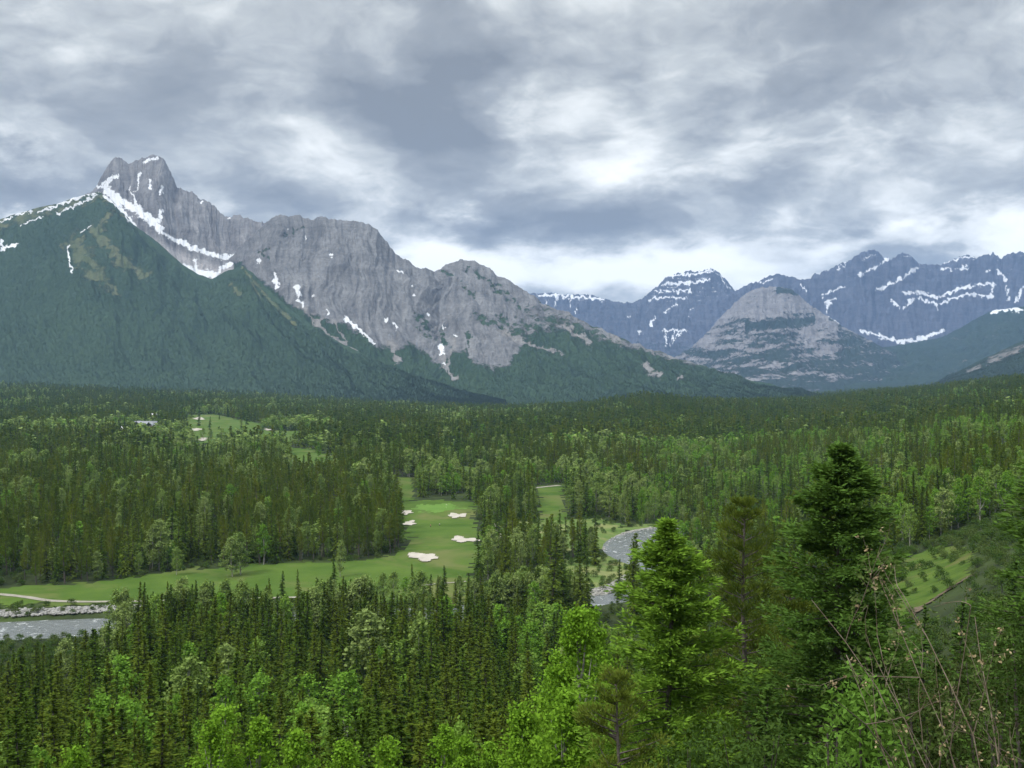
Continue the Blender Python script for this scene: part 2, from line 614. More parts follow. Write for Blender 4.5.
FAIR_MAIN = [flat(*p) for p in [(398, 503), (430, 500), (470, 502), (476, 520), (482, 540), (484, 560), (474, 580), (470, 603),
                                (430, 606), (330, 604), (322, 590), (340, 573), (380, 562), (402, 550), (404, 528)]]
FAIR_LEFT = [flat(*p) for p in [(-60, 592), (0, 588), (95, 583), (150, 575), (200, 569), (300, 563), (350, 562), (400, 556), (410, 575),
                                (340, 596), (300, 600), (220, 604), (110, 604), (60, 606), (0, 607), (-80, 610)]]
MEADOWS = [
    ([flat(*p) for p in [(395, 478), (412, 478), (415, 500), (398, 502)]], 'grass'),
    ([flat(*p) for p in [(462, 466), (496, 470), (492, 482), (464, 482)]], 'grass'),
    ([flat(*p) for p in [(538, 486), (562, 486), (566, 524), (540, 524)]], 'grass'),
    ([flat(*p) for p in [(496, 523), (540, 521), (600, 519), (622, 524), (618, 545), (580, 552), (500, 545)]], 'rough'),
    ([flat(*p) for p in [(622, 529), (640, 525), (656, 524), (650, 531), (624, 537)]], 'rough'),
    ([flat(*p) for p in [(560, 560), (610, 556), (632, 566), (626, 585), (575, 592), (550, 590)]], 'rough'),
    ([flat(*p) for p in [(186, 416), (215, 415), (262, 424), (262, 432), (236, 442), (196, 445), (184, 432)]], 'grass'),
    ([flat(*p) for p in [(240, 430), (300, 431), (298, 444), (250, 448)]], 'grass'),
    ([flat(*p) for p in [(284, 448), (316, 450), (338, 460), (320, 469), (290, 464)]], 'grass'),
    ([flat(*p) for p in [(30, 455), (58, 455), (60, 468), (30, 470)]], 'rough'),
    ([flat(*p) for p in [(78, 449), (96, 449), (98, 458), (78, 458)]], 'rough'),
]
draped('fairway', FAIR_MAIN, M['grass'], 0.14, 3.0)
draped('fairway', FAIR_LEFT, M['grass'], 0.20, 3.0)
for poly, mt in MEADOWS:
    far = np.mean([p[1] for p in poly]) > 900
    draped('meadow' if mt == 'rough' else 'fairway', poly, M[mt], 0.6 if far else 0.17, 12.0 if far else 3.0, 4.0 if far else 2.0)


def ell(px, py, rx, ry, n=36, wob=0.22, seed=0):
    r = np.random.default_rng(seed)
    ph = r.random(3) * 6.28
    out = []
    for k in range(n):
        a = 2 * math.pi * k / n
        f = 1 + wob * (math.sin(2 * a + ph[0]) * .45 + math.sin(3 * a + ph[1]) * .4 + math.sin(5 * a + ph[2]) * .45)
        out.append(flat(px + rx * f * math.cos(a), py + ry * f * math.sin(a)))
    return out


draped('putting_green', ell(437, 508, 24, 4.0, wob=.1), M['green'], 0.22, 2.0)
BUNKERS = [(406, 513, 6.5, 1.9), (409, 524, 6.5, 2.1), (457, 516, 7.5, 2.4), (464, 540, 13, 2.7), (424, 558, 15, 3.6),
           (199, 419, 6, .9), (196, 430, 5, 1.3), (203, 440, 4, 1.6), (231, 439, 4, .8), (268, 430, 4, .7)]
for i, (px, py, rx, ry) in enumerate(BUNKERS):
    far = py < 450
    draped('sand_bunker', ell(px, py, rx, ry, seed=i, wob=.45), M['sand'], 1.0 if far else 0.42, 4.0 if far else 1.0, .5, 0.0 if far else .25)
ribbon('path', [(*flat(-40, 592), 3), (*flat(0, 595), 3), (*flat(25, 598), 3), (*flat(55, 602), 3), (*flat(110, 603), 2.6), (*flat(200, 600.5), 2.4), (*flat(300, 598), 2.4)], M['path'], 0.34)
ribbon('path', [(*flat(418, 588), 1.6), (*flat(432, 586), 1.6), (*flat(450, 584.5), 1.6), (*flat(466, 583), 1.6)], M['path'], 0.34)
ribbon('path', [(*flat(492, 523), 3), (*flat(497, 533), 3), (*flat(506, 544), 3), (*flat(515, 552), 3)], M['path'], 0.34)
ribbon('path', [(*flat(530, 489), 5), (*flat(548, 487), 5), (*flat(560, 486), 5)], M['path'], 0.34)
# gravel beside the water
ribbon('gravel_bar', [(*flat(606, 549), 4), (*flat(614, 540), 6), (*flat(630, 532), 6), (*flat(655, 527), 6)], M['gravel'], 0.3)
ribbon('gravel_bar', [(*flat(560, 602), 4), (*flat(585, 596), 6), (*flat(604, 590), 7), (*flat(618, 584), 6), (*flat(630, 574), 3)], M['gravel'], 0.3)
ribbon('gravel_bar', [(*flat(-40, 615), 9), (*flat(0, 614), 9), (*flat(50, 612), 9), (*flat(97, 610), 8), (*flat(130, 608), 6)], M['gravel'], 0.30)

# open slope and cut bank on the right
def hill_pts(L):
    return [((px - 512) / FPX * D, D) for px, D in L]


HILL_OPEN = hill_pts([(894, 214), (925, 230), (974, 238), (974, 285), (940, 318), (908, 312), (890, 260)])
draped('meadow', HILL_OPEN, M['slope_grass'], 0.12, 2.0, 1.5)
draped('dirt_bank', hill_pts([(894, 209), (925, 225), (955, 230), (978, 233), (978, 236.5), (955, 234), (925, 229), (894, 214)]), M['dirt'], 0.30, .8, 1.3)

# ------------------------------------------------------------------ mountains
def mountain_mat(name, forest0, forest1, rock0, rock1, scree, strata=0.0, streak=1.0, snow_f=0.05):
    m, T, out = new_mat(name)
    P = T.node('ShaderNodeNewGeometry').outputs['Position']
    at = T.node('ShaderNodeAttribute', attribute_name='cover')
    fl = T.node('ShaderNodeAttribute', attribute_name='flow').outputs['Vector']
    c = T.node('ShaderNodeSeparateColor')
    T.l.new(at.outputs['Color'], c.inputs[0])
    rock_m, snow_m, scree_m = c.outputs[0], c.outputs[1], c.outputs[2]
    nf = T.noise(P, 0.045, 6.0, 0.7, 0.0)
    nl = T.noise(P, 0.004, 5.0, 0.6, 0.5)
    fcol = T.mix(T.ramp(T.math('ADD', T.math('MULTIPLY', nf, .6), T.math('MULTIPLY', nl, .4)), [(0.38, 0.0), (0.62, 1.0)]), forest0, forest1)
    st = T.noise(T.vec('MULTIPLY', fl, (0.018, 0.0030, 0.0)), 1.0 * streak, 9.0, 0.66, 0.35)
    st2 = T.noise(T.vec('MULTIPLY', P, (0.004, 0.004, 0.022)), 1.0, 8.0, 0.65, 0.6)
    rn = T.math('ADD', T.math('MULTIPLY', st, 1.0 - strata), T.math('MULTIPLY', st2, strata))
    rcol = T.mix(T.ramp(rn, [(0.36, 0.0), (0.62, 1.0)]), rock0, rock1)
    rcol = T.mix(scree_m, rcol, scree)
    rcol = T.mix(1.0, rcol, T.ramp(T.noise(P, 0.05, 5.0, 0.7), [(0.30, 0.68), (0.62, 1.08)]), 'MULTIPLY')
    edge = T.noise(P, 0.02, 7.0, 0.68, 0.4)
    rk = T.math('ADD', rock_m, T.math('MULTIPLY', T.math('SUBTRACT', edge, 0.5), 1.9))
    rk = T.ramp(rk, [(0.40, 0.0), (0.58, 1.0)])
    col = T.mix(rk, fcol, rcol)
    sn = T.math('ADD', snow_m, T.math('MULTIPLY', T.math('SUBTRACT', T.noise(T.vec('MULTIPLY', P, (1.0, 1.0, 1.4)), snow_f, 8.0, 0.75, 0.2), 0.5), 1.7))
    sn = T.ramp(sn, [(0.40, 0.0), (0.62, 1.0)])
    col = T.mix(sn, col, T.mix(nf, (0.50, 0.52, 0.56), (0.70, 0.71, 0.73)))
    hb = T.math('ADD', T.math('MULTIPLY', T.math('MULTIPLY', st, rk), 1.0), T.math('MULTIPLY', T.noise(P, 0.06, 4.0, 0.7), 0.5))
    principled(T, out, col, 0.95, 0.08, bump(T, hb, 22.0, 0.7))
    return m


SLOPE = []


def loft(name, ridge, footD, footZ, prof, back, spur, mat, cover, nU, nV, jag=1.0, seed=0.0, detail=9.0, wooded=0):
    """a mountain: a ridge line, its front face running down to footD(px) and a back face; spurs and gullies by noise.
    ridge: (px, py, D) ; cover(px, py, v, s) -> (rock, snow, scree) 0..1"""
    R = np.array(ridge, float)
    px = np.linspace(R[0, 0], R[-1, 0], nU)
    py = np.interp(px, R[:, 0], R[:, 1])
    D = np.interp(px, R[:, 0], R[:, 2])
    k = np.ones(9) / 9
    D = np.convolve(np.pad(D, 4, 'edge'), k, 'valid')
    zr = (HZ - py) / FPX * D
    s = (px - 512) / FPX * D
    zr = zr + jag * D / FPX * (1.6 * fbm(s / 60 + seed, s * 0 + seed, 5, .65) + 1.6 * (ridged(s / 130 + seed, s * 0 + seed * 2, 4, .6) - .6))
    FD = np.interp(px, [a for a, b in footD], [b for a, b in footD])
    # rows: back (some), then front
    vb = np.linspace(1, 0, 14)[:-1] ** 1.4
    vf = np.concatenate([np.linspace(0, 1, nV)])
    v = np.concatenate([-vb, vf])
    VV, PX = np.meshgrid(v, px, indexing='ij')
    DD = np.broadcast_to(D, VV.shape)
    ZR = np.broadcast_to(zr, VV.shape)
    SS = np.broadcast_to(s, VV.shape)
    LF = np.broadcast_to(D - FD, VV.shape)
    front = VV >= 0
    av = np.abs(VV)
    Yd = np.where(front, DD - VV * LF, DD + av * back)
    fall = np.where(front, (1 - av) ** prof, (1 - av) ** 1.3)
    Z = footZ + (ZR - footZ) * fall
    H = np.maximum(ZR - footZ, 20.0)
    L = np.where(front, av * LF, av * back)
    env = np.clip(av * 12, 0, 1) ** .8 * np.clip((1 - av) * 1.6, 0, 1) ** 0.8
    w1 = fbm(SS / 900 + seed, L / 900, 3) * 120
    sp = ridged((SS + w1) / spur[0] + seed * 3.7, L / (spur[0] * 3.2) + seed, 5, .52) - .55
    dt = 1.7 * fbm((SS + w1 * .5) / 150 + seed, L / 260 + seed * 2, 5, .6) + 1.7 * (ridged((SS + w1) / 230 + seed * 2, L / 900 + seed, 5, .58) - .6)
    Z = Z + env * H * spur[1] * sp + env * detail * dt * np.minimum(1, H / 200)
    Xc = (PX - 512) / FPX * Yd
    Xc = Xc + env * 40 * fbm(SS / 300 + 9 + seed, L / 300, 3)
    qx = 512 + Xc / Yd * FPX
    qy = HZ - Z / Yd * FPX
    ro, sn, sc = cover(qx, qy, VV, SS)
    n0, n1 = VV.shape
    idx = np.arange(n0 * n1).reshape(n0, n1)
    q = np.stack([idx[:-1, :-1], idx[1:, :-1], idx[1:, 1:], idx[:-1, 1:]], -1).reshape(-1, 4)
    if wooded:
        m = front & (ro < .42) & (sn < .3) & (VV > .05) & (qx > -60) & (qx < 1090) & (Z > ground_z(Xc, Yd))
        SLOPE.append((np.stack([Xc[m], Yd[m], Z[m]], -1), wooded))
    me = mesh_np(name, np.stack([Xc, Yd, Z], -1).reshape(-1, 3), q, None, [mat], True)
    add_attr(me, 'cover', np.stack([ro, sn, sc, np.ones_like(ro)], -1).reshape(-1, 4), 'FLOAT_COLOR')
    add_attr(me, 'flow', np.stack([SS, L, np.zeros_like(L)], -1).reshape(-1, 3), 'FLOAT_VECTOR')
    return tag(obj(name, me), kind='structure')


def wob(px, py, a=2.6, f=4.5):
    return px + a * fbm(px / f, py / f, 3) * 1.6, py + a * fbm(px / f + 40, py / f + 9, 3) * 1.6


def lim(a):
    return np.clip(a, 0, 1)


def snow_of(strokes, px, py, wf=.58):
    qx, qy = wob(px, py)
    return lim(.46 + .62 * pix_dist(qx, qy, [(p, w * wf) for p, w in strokes]))


# --- the rock wedge
S1 = [([(107, 190), (120, 200), (136, 210), (150, 219), (160, 229)], 6.5), ([(150, 218), (160, 222), (162, 212)], 3),
      ([(106, 191), (122, 210), (135, 226)], 4), ([(163, 233), (172, 238), (180, 243)], 3),
      ([(179, 241), (190, 247), (205, 252), (222, 257), (236, 257), (247, 250)], 4), ([(247, 252), (235, 262), (222, 268), (214, 276)], 3.5),
      ([(186, 267), (197, 272), (213, 275)], 6), ([(195, 260), (197, 268)], 3),
      ([(113, 177), (98, 188)], 2.2), ([(118, 176), (104, 187)], 2), ([(140, 174), (137, 192)], 1.8), ([(150, 180), (151, 190)], 2.2),
      ([(135, 200), (141, 210)], 2.5), ([(145, 162), (158, 158)], 2.4), ([(130, 188), (136, 200)], 1.6), ([(163, 185), (162, 193)], 1.6),
      ([(202, 202)], 2), ([(230, 219)], 1.8)]


def cover_wedge(px, py, v, s):
    lowline = np.interp(px, [60, 105, 135, 160, 185, 215, 250], [200, 196, 226, 238, 250, 262, 262])
    sc = lim((py - lowline) / 8) * .9
    return np.ones_like(px), snow_of(S1, px, py), sc


MAT_WEDGE = mountain_mat('wedge_rock', (0.02, 0.035, 0.02), (0.03, 0.05, 0.03), (0.082, 0.082, 0.086), (0.225, 0.222, 0.224), (0.30, 0.288, 0.290), 0.25)
loft('mountain', [(30, 240, 5900), (60, 210, 5900), (85, 197, 5900), (98, 187, 5900), (104, 172, 5900), (111, 163, 5900), (120, 160, 5900),
                  (126, 160, 5900), (134, 162, 5900), (142, 159, 5900), (150, 157, 5900), (160, 157, 5900), (166, 162, 5900), (171, 172, 5900),
                  (177, 186, 5900), (188, 191, 5900), (200, 198, 5900), (211, 203, 5900), (218, 210, 5850), (228, 217, 5850), (240, 216, 5850),
                  (252, 220, 5800), (262, 223, 5800), (272, 222, 5800), (290, 226, 5800), (330, 250, 5800), (380, 290, 5800)],
     [(30, 4700), (380, 4700)], 250, 1.25, 1500, (420, .13), MAT_WEDGE, cover_wedge, 620, 200, 3.2, 1.3, 26)

# --- the forested ridge in front of it
S2 = [([(0, 223), (18, 215), (32, 211)], 1.6), ([(40, 212), (80, 198)], 2), ([(58, 214), (98, 195)], 1.8), ([(72, 200), (102, 190)], 3),
      ([(0, 250), (17, 244)], 2.4), ([(1, 241), (5, 250)], 2.4), ([(68, 246), (70, 262), (73, 272)], 1.6), ([(80, 234), (92, 226)], 1.2),
      ([(20, 226), (44, 216)], 1.2), ([(106, 196), (120, 209), (134, 225)], 2)]


def cover_forest_ridge(px, py, v, s):
    top = np.interp(px, [-60, 0, 60, 100, 140, 185], [258, 232, 214, 202, 226, 262])
    ro = .55 * lim((top - py) / 8 + .5) * (px < 110) + .45 * lim(1 - np.abs(py - top) / 6) * (px >= 110)
    # tan open meadow high on the ridge
    wx, wy = wob(px, py, 5, 9)
    md = pix_dist(wx, wy, [([(75, 243), (88, 262), (100, 278)], 13), ([(95, 232), (125, 262), (145, 275)], 8), ([(112, 288), (120, 295)], 4),
                           ([(108, 215), (98, 230)], 6)])
    md = lim(.30 + .45 * md + .25 * fbm(px / 9, py / 9, 3))
    gul = pix_dist(px, py, [([(243, 268), (270, 300), (296, 325)], 3), ([(232, 285), (240, 294)], 4), ([(250, 280), (262, 300)], 2)])
    ro = np.maximum(ro, np.maximum(md, lim(.2 + .5 * gul)))
    sc = np.zeros_like(px)
    return ro, snow_of(S2, px, py), sc


MAT_FRIDGE = mountain_mat('forested_ridge', (0.026, 0.048, 0.028), (0.040, 0.068, 0.036), (0.064, 0.088, 0.042), (0.125, 0.135, 0.072), (0.22, 0.21, 0.19), 0.2)
loft('mountain', [(-330, 330, 5200), (-200, 300, 5100), (-60, 245, 5000), (0, 220, 5000), (30, 210, 5000), (60, 203, 5000), (85, 195, 5000), (101, 192, 5000),
                  (112, 200, 4980), (125, 214, 4950), (138, 228, 4930), (158, 242, 4900), (183, 265, 4860), (200, 275, 4830), (212, 279, 4800),
                  (225, 272, 4760), (243, 266, 4700), (252, 272, 4650), (262, 283, 4600), (280, 300, 4500), (299, 316, 4400), (322, 332, 4300),
                  (345, 345, 4200), (370, 357, 4080), (400, 370, 3980), (430, 380, 3900), (470, 392, 3820), (500, 400, 3750)],
     [(-330, 3500), (500, 3450)], -110, 1.35, 1100, (620, .06), MAT_FRIDGE, cover_forest_ridge, 900, 240, .7, 4.1, 20, 34000)

# --- the big grey dome and the ridge running down to the pass
S3 = [([(258, 262), (262, 260)], 2.4), ([(276, 276), (277, 286)], 4.2), ([(296, 288), (299, 294)], 5), ([(299, 301), (303, 304)], 3.4),
      ([(346, 318), (356, 327), (365, 335), (374, 344)], 2.8), ([(386, 320)], 2.8), ([(394, 325), (397, 327)], 2.4), ([(414, 295)], 2.8),
      ([(399, 271), (402, 273)], 2), ([(443, 327)], 2.6), ([(441, 347), (442, 353)], 4), ([(444, 364)], 2.4), ([(313, 297)], 2.4), ([(327, 310), (328, 314)], 1.6),
      ([(288, 229)], 1.8), ([(306, 238)], 1.6), ([(332, 255)], 2), ([(412, 285)], 2), ([(428, 315)], 2), ([(456, 336)], 1.6)]


def cover_dome(px, py, v, s):
    B = np.interp(px, [240, 248, 262, 274, 290, 312, 330, 347, 362, 376, 394, 410, 420, 434, 442, 452, 464, 473, 494, 510, 522, 540, 560, 600, 640, 700],
                  [262, 272, 282, 290, 304, 315, 322, 326, 334, 346, 350, 344, 348, 362, 366, 352, 350, 362, 368, 364, 346, 330, 330, 338, 350, 366])
    ro = lim(.5 + (B - py) / 14)
    # open gullies below the rock, wooded ribs inside it
    wx, wy = wob(px, py, 4, 7)
    tong = pix_dist(wx, wy, [([(300, 305), (330, 335), (362, 356)], 2.4), ([(312, 318), (320, 345)], 2), ([(335, 322), (348, 345)], 2), ([(392, 345), (397, 362)], 4), ([(455, 340), (447, 366), (455, 380)], 2.2),
                             ([(441, 350), (445, 372)], 2.2), ([(565, 326), (574, 334), (590, 342)], 4), ([(612, 338), (618, 342)], 4), ([(645, 366), (656, 374)], 5), ([(500, 330), (530, 345), (560, 352)], 3), ([(680, 378)], 3)])
    ro = np.maximum(ro, lim(.35 + .5 * tong))
    rib = pix_dist(wx, wy, [([(440, 268), (460, 282), (476, 298)], 3), ([(470, 268), (500, 292), (530, 312)], 4), ([(420, 318), (430, 335)], 8), ([(284, 236), (300, 228)], 2.5),
                            ([(262, 250), (272, 262)], 3), ([(478, 318), (500, 320), (520, 335)], 8), ([(440, 325), (446, 345)], 3), ([(520, 320), (560, 345)], 5), ([(470, 332), (466, 352)], 3)])
    ro = np.where(rib > -.6, ro * (1 - .62 * lim((rib + .6) * .9) * lim(.75 + 1.1 * fbm(px / 5, py / 5, 3))), ro)
    far_ = (np.minimum(ro, lim(.34 + .5 * lim(tong) + .3 * fbm(px / 14, py / 7, 3) + .35 * lim(1 - (py - np.interp(px, [540, 600, 700], [300, 330, 364])) / 12))))
    kk = sstep(490, 575, px + 18 * fbm(px / 12, py / 12, 2))
    ro = ro * (1 - kk) + far_ * kk
    sc = .7 * lim(.5 + .7 * tong)
    return ro, snow_of(S3, px, py), sc


MAT_DOME = mountain_mat('grey_dome', (0.022, 0.044, 0.024), (0.038, 0.066, 0.032), (0.074, 0.076, 0.080), (0.200, 0.201, 0.203), (0.22, 0.21, 0.195), 0.32)
loft('mountain', [(225, 262, 5500), (240, 247, 5450), (252, 236, 5400), (262, 227, 5400), (272, 218, 5400), (285, 215, 5400), (296, 216, 5400), (306, 219, 5400), (318, 217, 5400),
                  (330, 219, 5400), (343, 220, 5400), (357, 221, 5400), (368, 225, 5400), (378, 232, 5400), (388, 243, 5380), (396, 254, 5350), (408, 262, 5330),
                  (420, 267, 5350), (434, 271, 5450), (440, 268, 5550), (450, 261, 5600), (460, 258, 5600), (470, 260, 5600), (482, 265, 5560), (497, 273, 5500),
                  (520, 287, 5400), (545, 302, 5300), (575, 317, 5200), (600, 329, 5100), (640, 345, 4950), (680, 358, 4800), (720, 371, 4600), (760, 381, 4400), (800, 390, 4200), (850, 400, 4000)],
     [(225, 3700), (560, 3550), (850, 3500)], -115, 1.45, 1300, (360, .085), MAT_DOME, cover_dome, 1000, 260, 2.2, 7.7, 24, 30000)

# --- far blue range in the gap
S5 = [([(668, 277), (700, 273), (710, 270)], 2.6), ([(664, 284), (690, 283), (709, 280)], 3), ([(655, 291), (690, 291)], 2.6), ([(648, 300), (668, 297), (686, 299)], 2.6),
      ([(690, 310), (711, 307)], 2), ([(702, 325), (716, 319)], 3.4), ([(664, 331), (685, 330)], 2.4), ([(665, 332), (667, 347)], 1.6), ([(683, 331), (676, 338), (669, 347)], 1.8), ([(674, 331), (672, 342)], 1.4),
      ([(640, 332)], 4.5), ([(538, 295), (560, 296), (590, 298), (604, 300)], 2.8), ([(557, 296), (555, 307)], 1.6), ([(571, 297), (569, 306)], 1.4), ([(547, 300), (545, 306)], 2), ([(724, 296), (722, 299)], 2.6),
      ([(655, 318), (650, 326)], 2), ([(664, 312), (676, 305)], 1.8), ([(600, 316)], 1.8), ([(625, 318), (632, 316)], 1.6), ([(712, 270), (722, 278), (729, 288)], 1.3), ([(690, 316), (700, 312)], 1.6), ([(574, 313), (577, 309)], 1.5)]


def cover_far(px, py, v, s):
    band = .40 * sstep(.05, .4, fbm(px / 17, py / 1.7 + px / 60, 4)) * lim((322 - py) / 30)
    return np.ones_like(px) * lim(1.2 - .6 * lim((py - 335) / 8)), np.maximum(snow_of(S5, px, py, .42), lim(band + .1)), np.zeros_like(px)


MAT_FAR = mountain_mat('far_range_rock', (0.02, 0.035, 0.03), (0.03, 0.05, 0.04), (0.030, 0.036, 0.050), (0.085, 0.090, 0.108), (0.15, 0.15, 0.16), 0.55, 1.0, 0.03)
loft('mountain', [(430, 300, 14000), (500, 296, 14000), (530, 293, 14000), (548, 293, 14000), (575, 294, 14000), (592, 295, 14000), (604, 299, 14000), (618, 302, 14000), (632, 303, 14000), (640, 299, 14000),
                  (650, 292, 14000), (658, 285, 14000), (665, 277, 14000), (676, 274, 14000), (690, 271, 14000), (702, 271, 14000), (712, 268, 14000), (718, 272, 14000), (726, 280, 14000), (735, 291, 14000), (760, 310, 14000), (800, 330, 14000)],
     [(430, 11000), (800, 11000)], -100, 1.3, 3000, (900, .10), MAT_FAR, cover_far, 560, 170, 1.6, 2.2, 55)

S7 = [([(877, 290), (897, 281), (919, 267)], 3.2), ([(822, 296), (835, 290), (846, 285)], 2.4), ([(824, 303), (836, 298)], 2.2), ([(858, 276), (872, 269), (888, 259)], 2.4), ([(863, 259), (877, 254)], 1.6),
      ([(902, 293), (921, 292), (937, 298), (958, 289), (976, 285), (994, 284)], 3.0), ([(919, 299), (937, 305), (953, 298), (968, 294), (992, 297)], 3.0), ([(992, 286), (991, 296)], 2.4),
      ([(890, 299), (899, 308)], 2.6), ([(904, 309), (909, 301), (919, 298)], 2.6), ([(862, 331), (880, 336), (898, 341)], 3.4), ([(898, 341), (916, 340), (942, 331)], 4.6), ([(825, 312), (829, 302)], 2),
      ([(997, 271), (1005, 280)], 3.4), ([(1006, 285), (1009, 300)], 1.8), ([(940, 263), (963, 258), (976, 258)], 2.2), ([(940, 269), (968, 269)], 1.8), ([(1022, 288), (1016, 302)], 3),
      ([(937, 305), (938, 310)], 1.8), ([(985, 272), (990, 270)], 2), ([(960, 268), (966, 265)], 2), ([(760, 283), (772, 280)], 2), ([(836, 270), (846, 263)], 1.4), ([(800, 284), (806, 292)], 1.6)]


def cover_far2(px, py, v, s):
    t = py + np.where(px < 900, .42 * (px - 870), .05 * (px - 900))
    band = .42 * sstep(.16, .45, fbm(px / 20 + 3, t / 1.8, 4)) * lim((300 - py) / 25)
    return np.ones_like(px), np.maximum(snow_of(S7, px, py, .42), band), np.zeros_like(px)


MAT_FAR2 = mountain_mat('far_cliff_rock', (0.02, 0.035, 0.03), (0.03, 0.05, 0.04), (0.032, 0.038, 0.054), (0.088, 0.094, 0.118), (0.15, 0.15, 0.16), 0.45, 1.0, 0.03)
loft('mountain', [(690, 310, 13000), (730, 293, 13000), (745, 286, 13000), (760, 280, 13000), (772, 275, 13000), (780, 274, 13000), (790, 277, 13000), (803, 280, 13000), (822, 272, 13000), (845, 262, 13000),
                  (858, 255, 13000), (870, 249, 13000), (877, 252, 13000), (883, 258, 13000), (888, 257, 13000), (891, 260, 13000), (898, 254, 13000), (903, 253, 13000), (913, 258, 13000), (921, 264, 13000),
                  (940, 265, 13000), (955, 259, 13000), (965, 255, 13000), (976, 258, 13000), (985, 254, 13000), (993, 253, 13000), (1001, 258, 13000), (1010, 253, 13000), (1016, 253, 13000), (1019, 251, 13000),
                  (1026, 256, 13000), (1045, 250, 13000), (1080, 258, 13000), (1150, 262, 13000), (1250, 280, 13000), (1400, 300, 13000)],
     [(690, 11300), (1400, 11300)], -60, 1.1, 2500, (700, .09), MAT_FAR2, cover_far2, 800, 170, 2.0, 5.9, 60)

# --- banded grey dome right of the gap
S6 = [([(830, 317), (842, 323), (852, 327)], 2.2), ([(757, 284), (770, 281)], 1.6)]


def cover_band(px, py, v, s):
    t = py + (px - 790) * .10
    band = fbm(px / 40, t / 7, 4, .6)
    hi = lim((355 - py) / 60)
    ro = lim(.40 + .55 * hi + .85 * band)
    dark = np.exp(-((t - 322) / 5.0) ** 2) * (px > 745) * (px < 815)
    dark2 = np.exp(-((py - 291) / 4.0) ** 2) * (px > 776) * (px < 812)
    ro = ro * (1 - .8 * np.maximum(dark, dark2))
    ro = np.where(px > 838, ro * .72, ro)
    ro = np.where(py > 382, ro * .6, ro)
    return ro, snow_of(S6, px, py), .3 * lim(band + .4)


MAT_BAND = mountain_mat('banded_dome', (0.014, 0.026, 0.022), (0.026, 0.042, 0.032), (0.098, 0.098, 0.106), (0.222, 0.220, 0.228), (0.23, 0.22, 0.215), 0.55)
loft('mountain', [(640, 372, 8600), (670, 360, 8700), (690, 348, 8800), (705, 335, 8900), (720, 318, 9000), (735, 302, 9000), (745, 294, 9000), (757, 288, 9000), (770, 286, 9000), (783, 287, 9000), (793, 290, 9000),
                  (806, 301, 9000), (822, 313, 8900), (850, 330, 8800), (880, 345, 8600), (905, 360, 8400), (930, 376, 8200), (960, 392, 8000)],
     [(640, 6400), (960, 6400)], -140, 1.25, 2000, (520, .07), MAT_BAND, cover_band, 640, 190, 1.6, 3.3, 30)

# --- wooded flank coming in from the right, and the nearer one in front
S8 = [([(990, 312), (1006, 309), (1022, 310)], 2.4)]


def cover_flank(px, py, v, s):
    return lim(.15 + .3 * fbm(px / 10, py / 5, 3)), snow_of(S8, px, py), np.zeros_like(px)


MAT_FLANK = mountain_mat('blue_flank', (0.014, 0.028, 0.02), (0.026, 0.045, 0.028), (0.10, 0.10, 0.09), (0.2, 0.19, 0.18), (0.2, 0.19, 0.18), 0.4)
loft('mountain', [(780, 392, 8600), (830, 362, 8800), (860, 352, 8900), (885, 347, 9000), (905, 344, 9000), (942, 337, 9000), (965, 325, 9000), (990, 311, 9000), (1010, 308, 9000), (1024, 306, 9000), (1060, 296, 9000), (1150, 270, 9000), (1300, 262, 9000)],
     [(780, 6300), (1300, 6000)], -120, 1.3, 2000, (700, .07), MAT_FLANK, cover_flank, 500, 140, .6, 9.4, 25)


def cover_near(px, py, v, s):
    line = np.interp(px, [920, 960, 985, 1024, 1100], [392, 373, 361, 345, 320])
    out = pix_dist(px, py, [([(990, 361), (1024, 347)], 5), ([(968, 372), (980, 366)], 3)])
    return lim(.12 + .45 * lim(out + .3) + .2 * fbm(px / 8, py / 5, 3)), np.zeros_like(px), np.zeros_like(px)


loft('mountain', [(860, 400, 4800), (900, 396, 4900), (927, 387, 5000), (955, 373, 5000), (984, 358, 5000), (1005, 349, 5000), (1024, 340, 5000), (1060, 326, 5000), (1150, 300, 5000), (1350, 290, 5000)],
     [(860, 3700), (1350, 3400)], -60, 1.2, 1500, (420, .06), MAT_FLANK, cover_near, 420, 130, .6, 6.4, 18, 7000)

# ------------------------------------------------------------------ haze
def build_haze():
    m, T, out = new_mat('haze_air')
    pv = T.node('ShaderNodeVolumePrincipled')
    pv.inputs['Color'].default_value = (0.35, 0.57, 0.98, 1)
    pv.inputs['Density'].default_value = HAZE
    pv.inputs['Anisotropy'].default_value = 0.0
    T.l.new(pv.outputs[0], out.inputs['Volume'])
    x0, x1, y0, y1, z0, z1 = -17500, 17500, -4000, 17800, -131, 1850
    V = [(x, y, z) for z in (z0, z1) for y in (y0, y1) for x in (x0, x1)]
    q = [(0, 2, 3, 1), (4, 5, 7, 6), (0, 1, 5, 4), (2, 6, 7, 3), (0, 4, 6, 2), (1, 3, 7, 5)]
    tag(obj('haze', mesh_np('haze', V, q, None, [m])), kind='stuff')


HAZE = 3.4e-5
build_haze()
# ------------------------------------------------------------------ tree builders (numpy)
def cards(C, A, B):
    """leaf-shaped quads: centres C, half axis A (long), half axis B (wide)"""
    n = len(C)
    V = np.empty((n, 4, 3), np.float32)
    V[:, 0] = C - A
    V[:, 1] = C + B - A * .1
    V[:, 2] = C + A
    V[:, 3] = C - B - A * .1
    return V.reshape(-1, 3), np.arange(n * 4).reshape(n, 4)


def unit(v):
    return v / (np.linalg.norm(v, axis=-1, keepdims=True) + 1e-9)


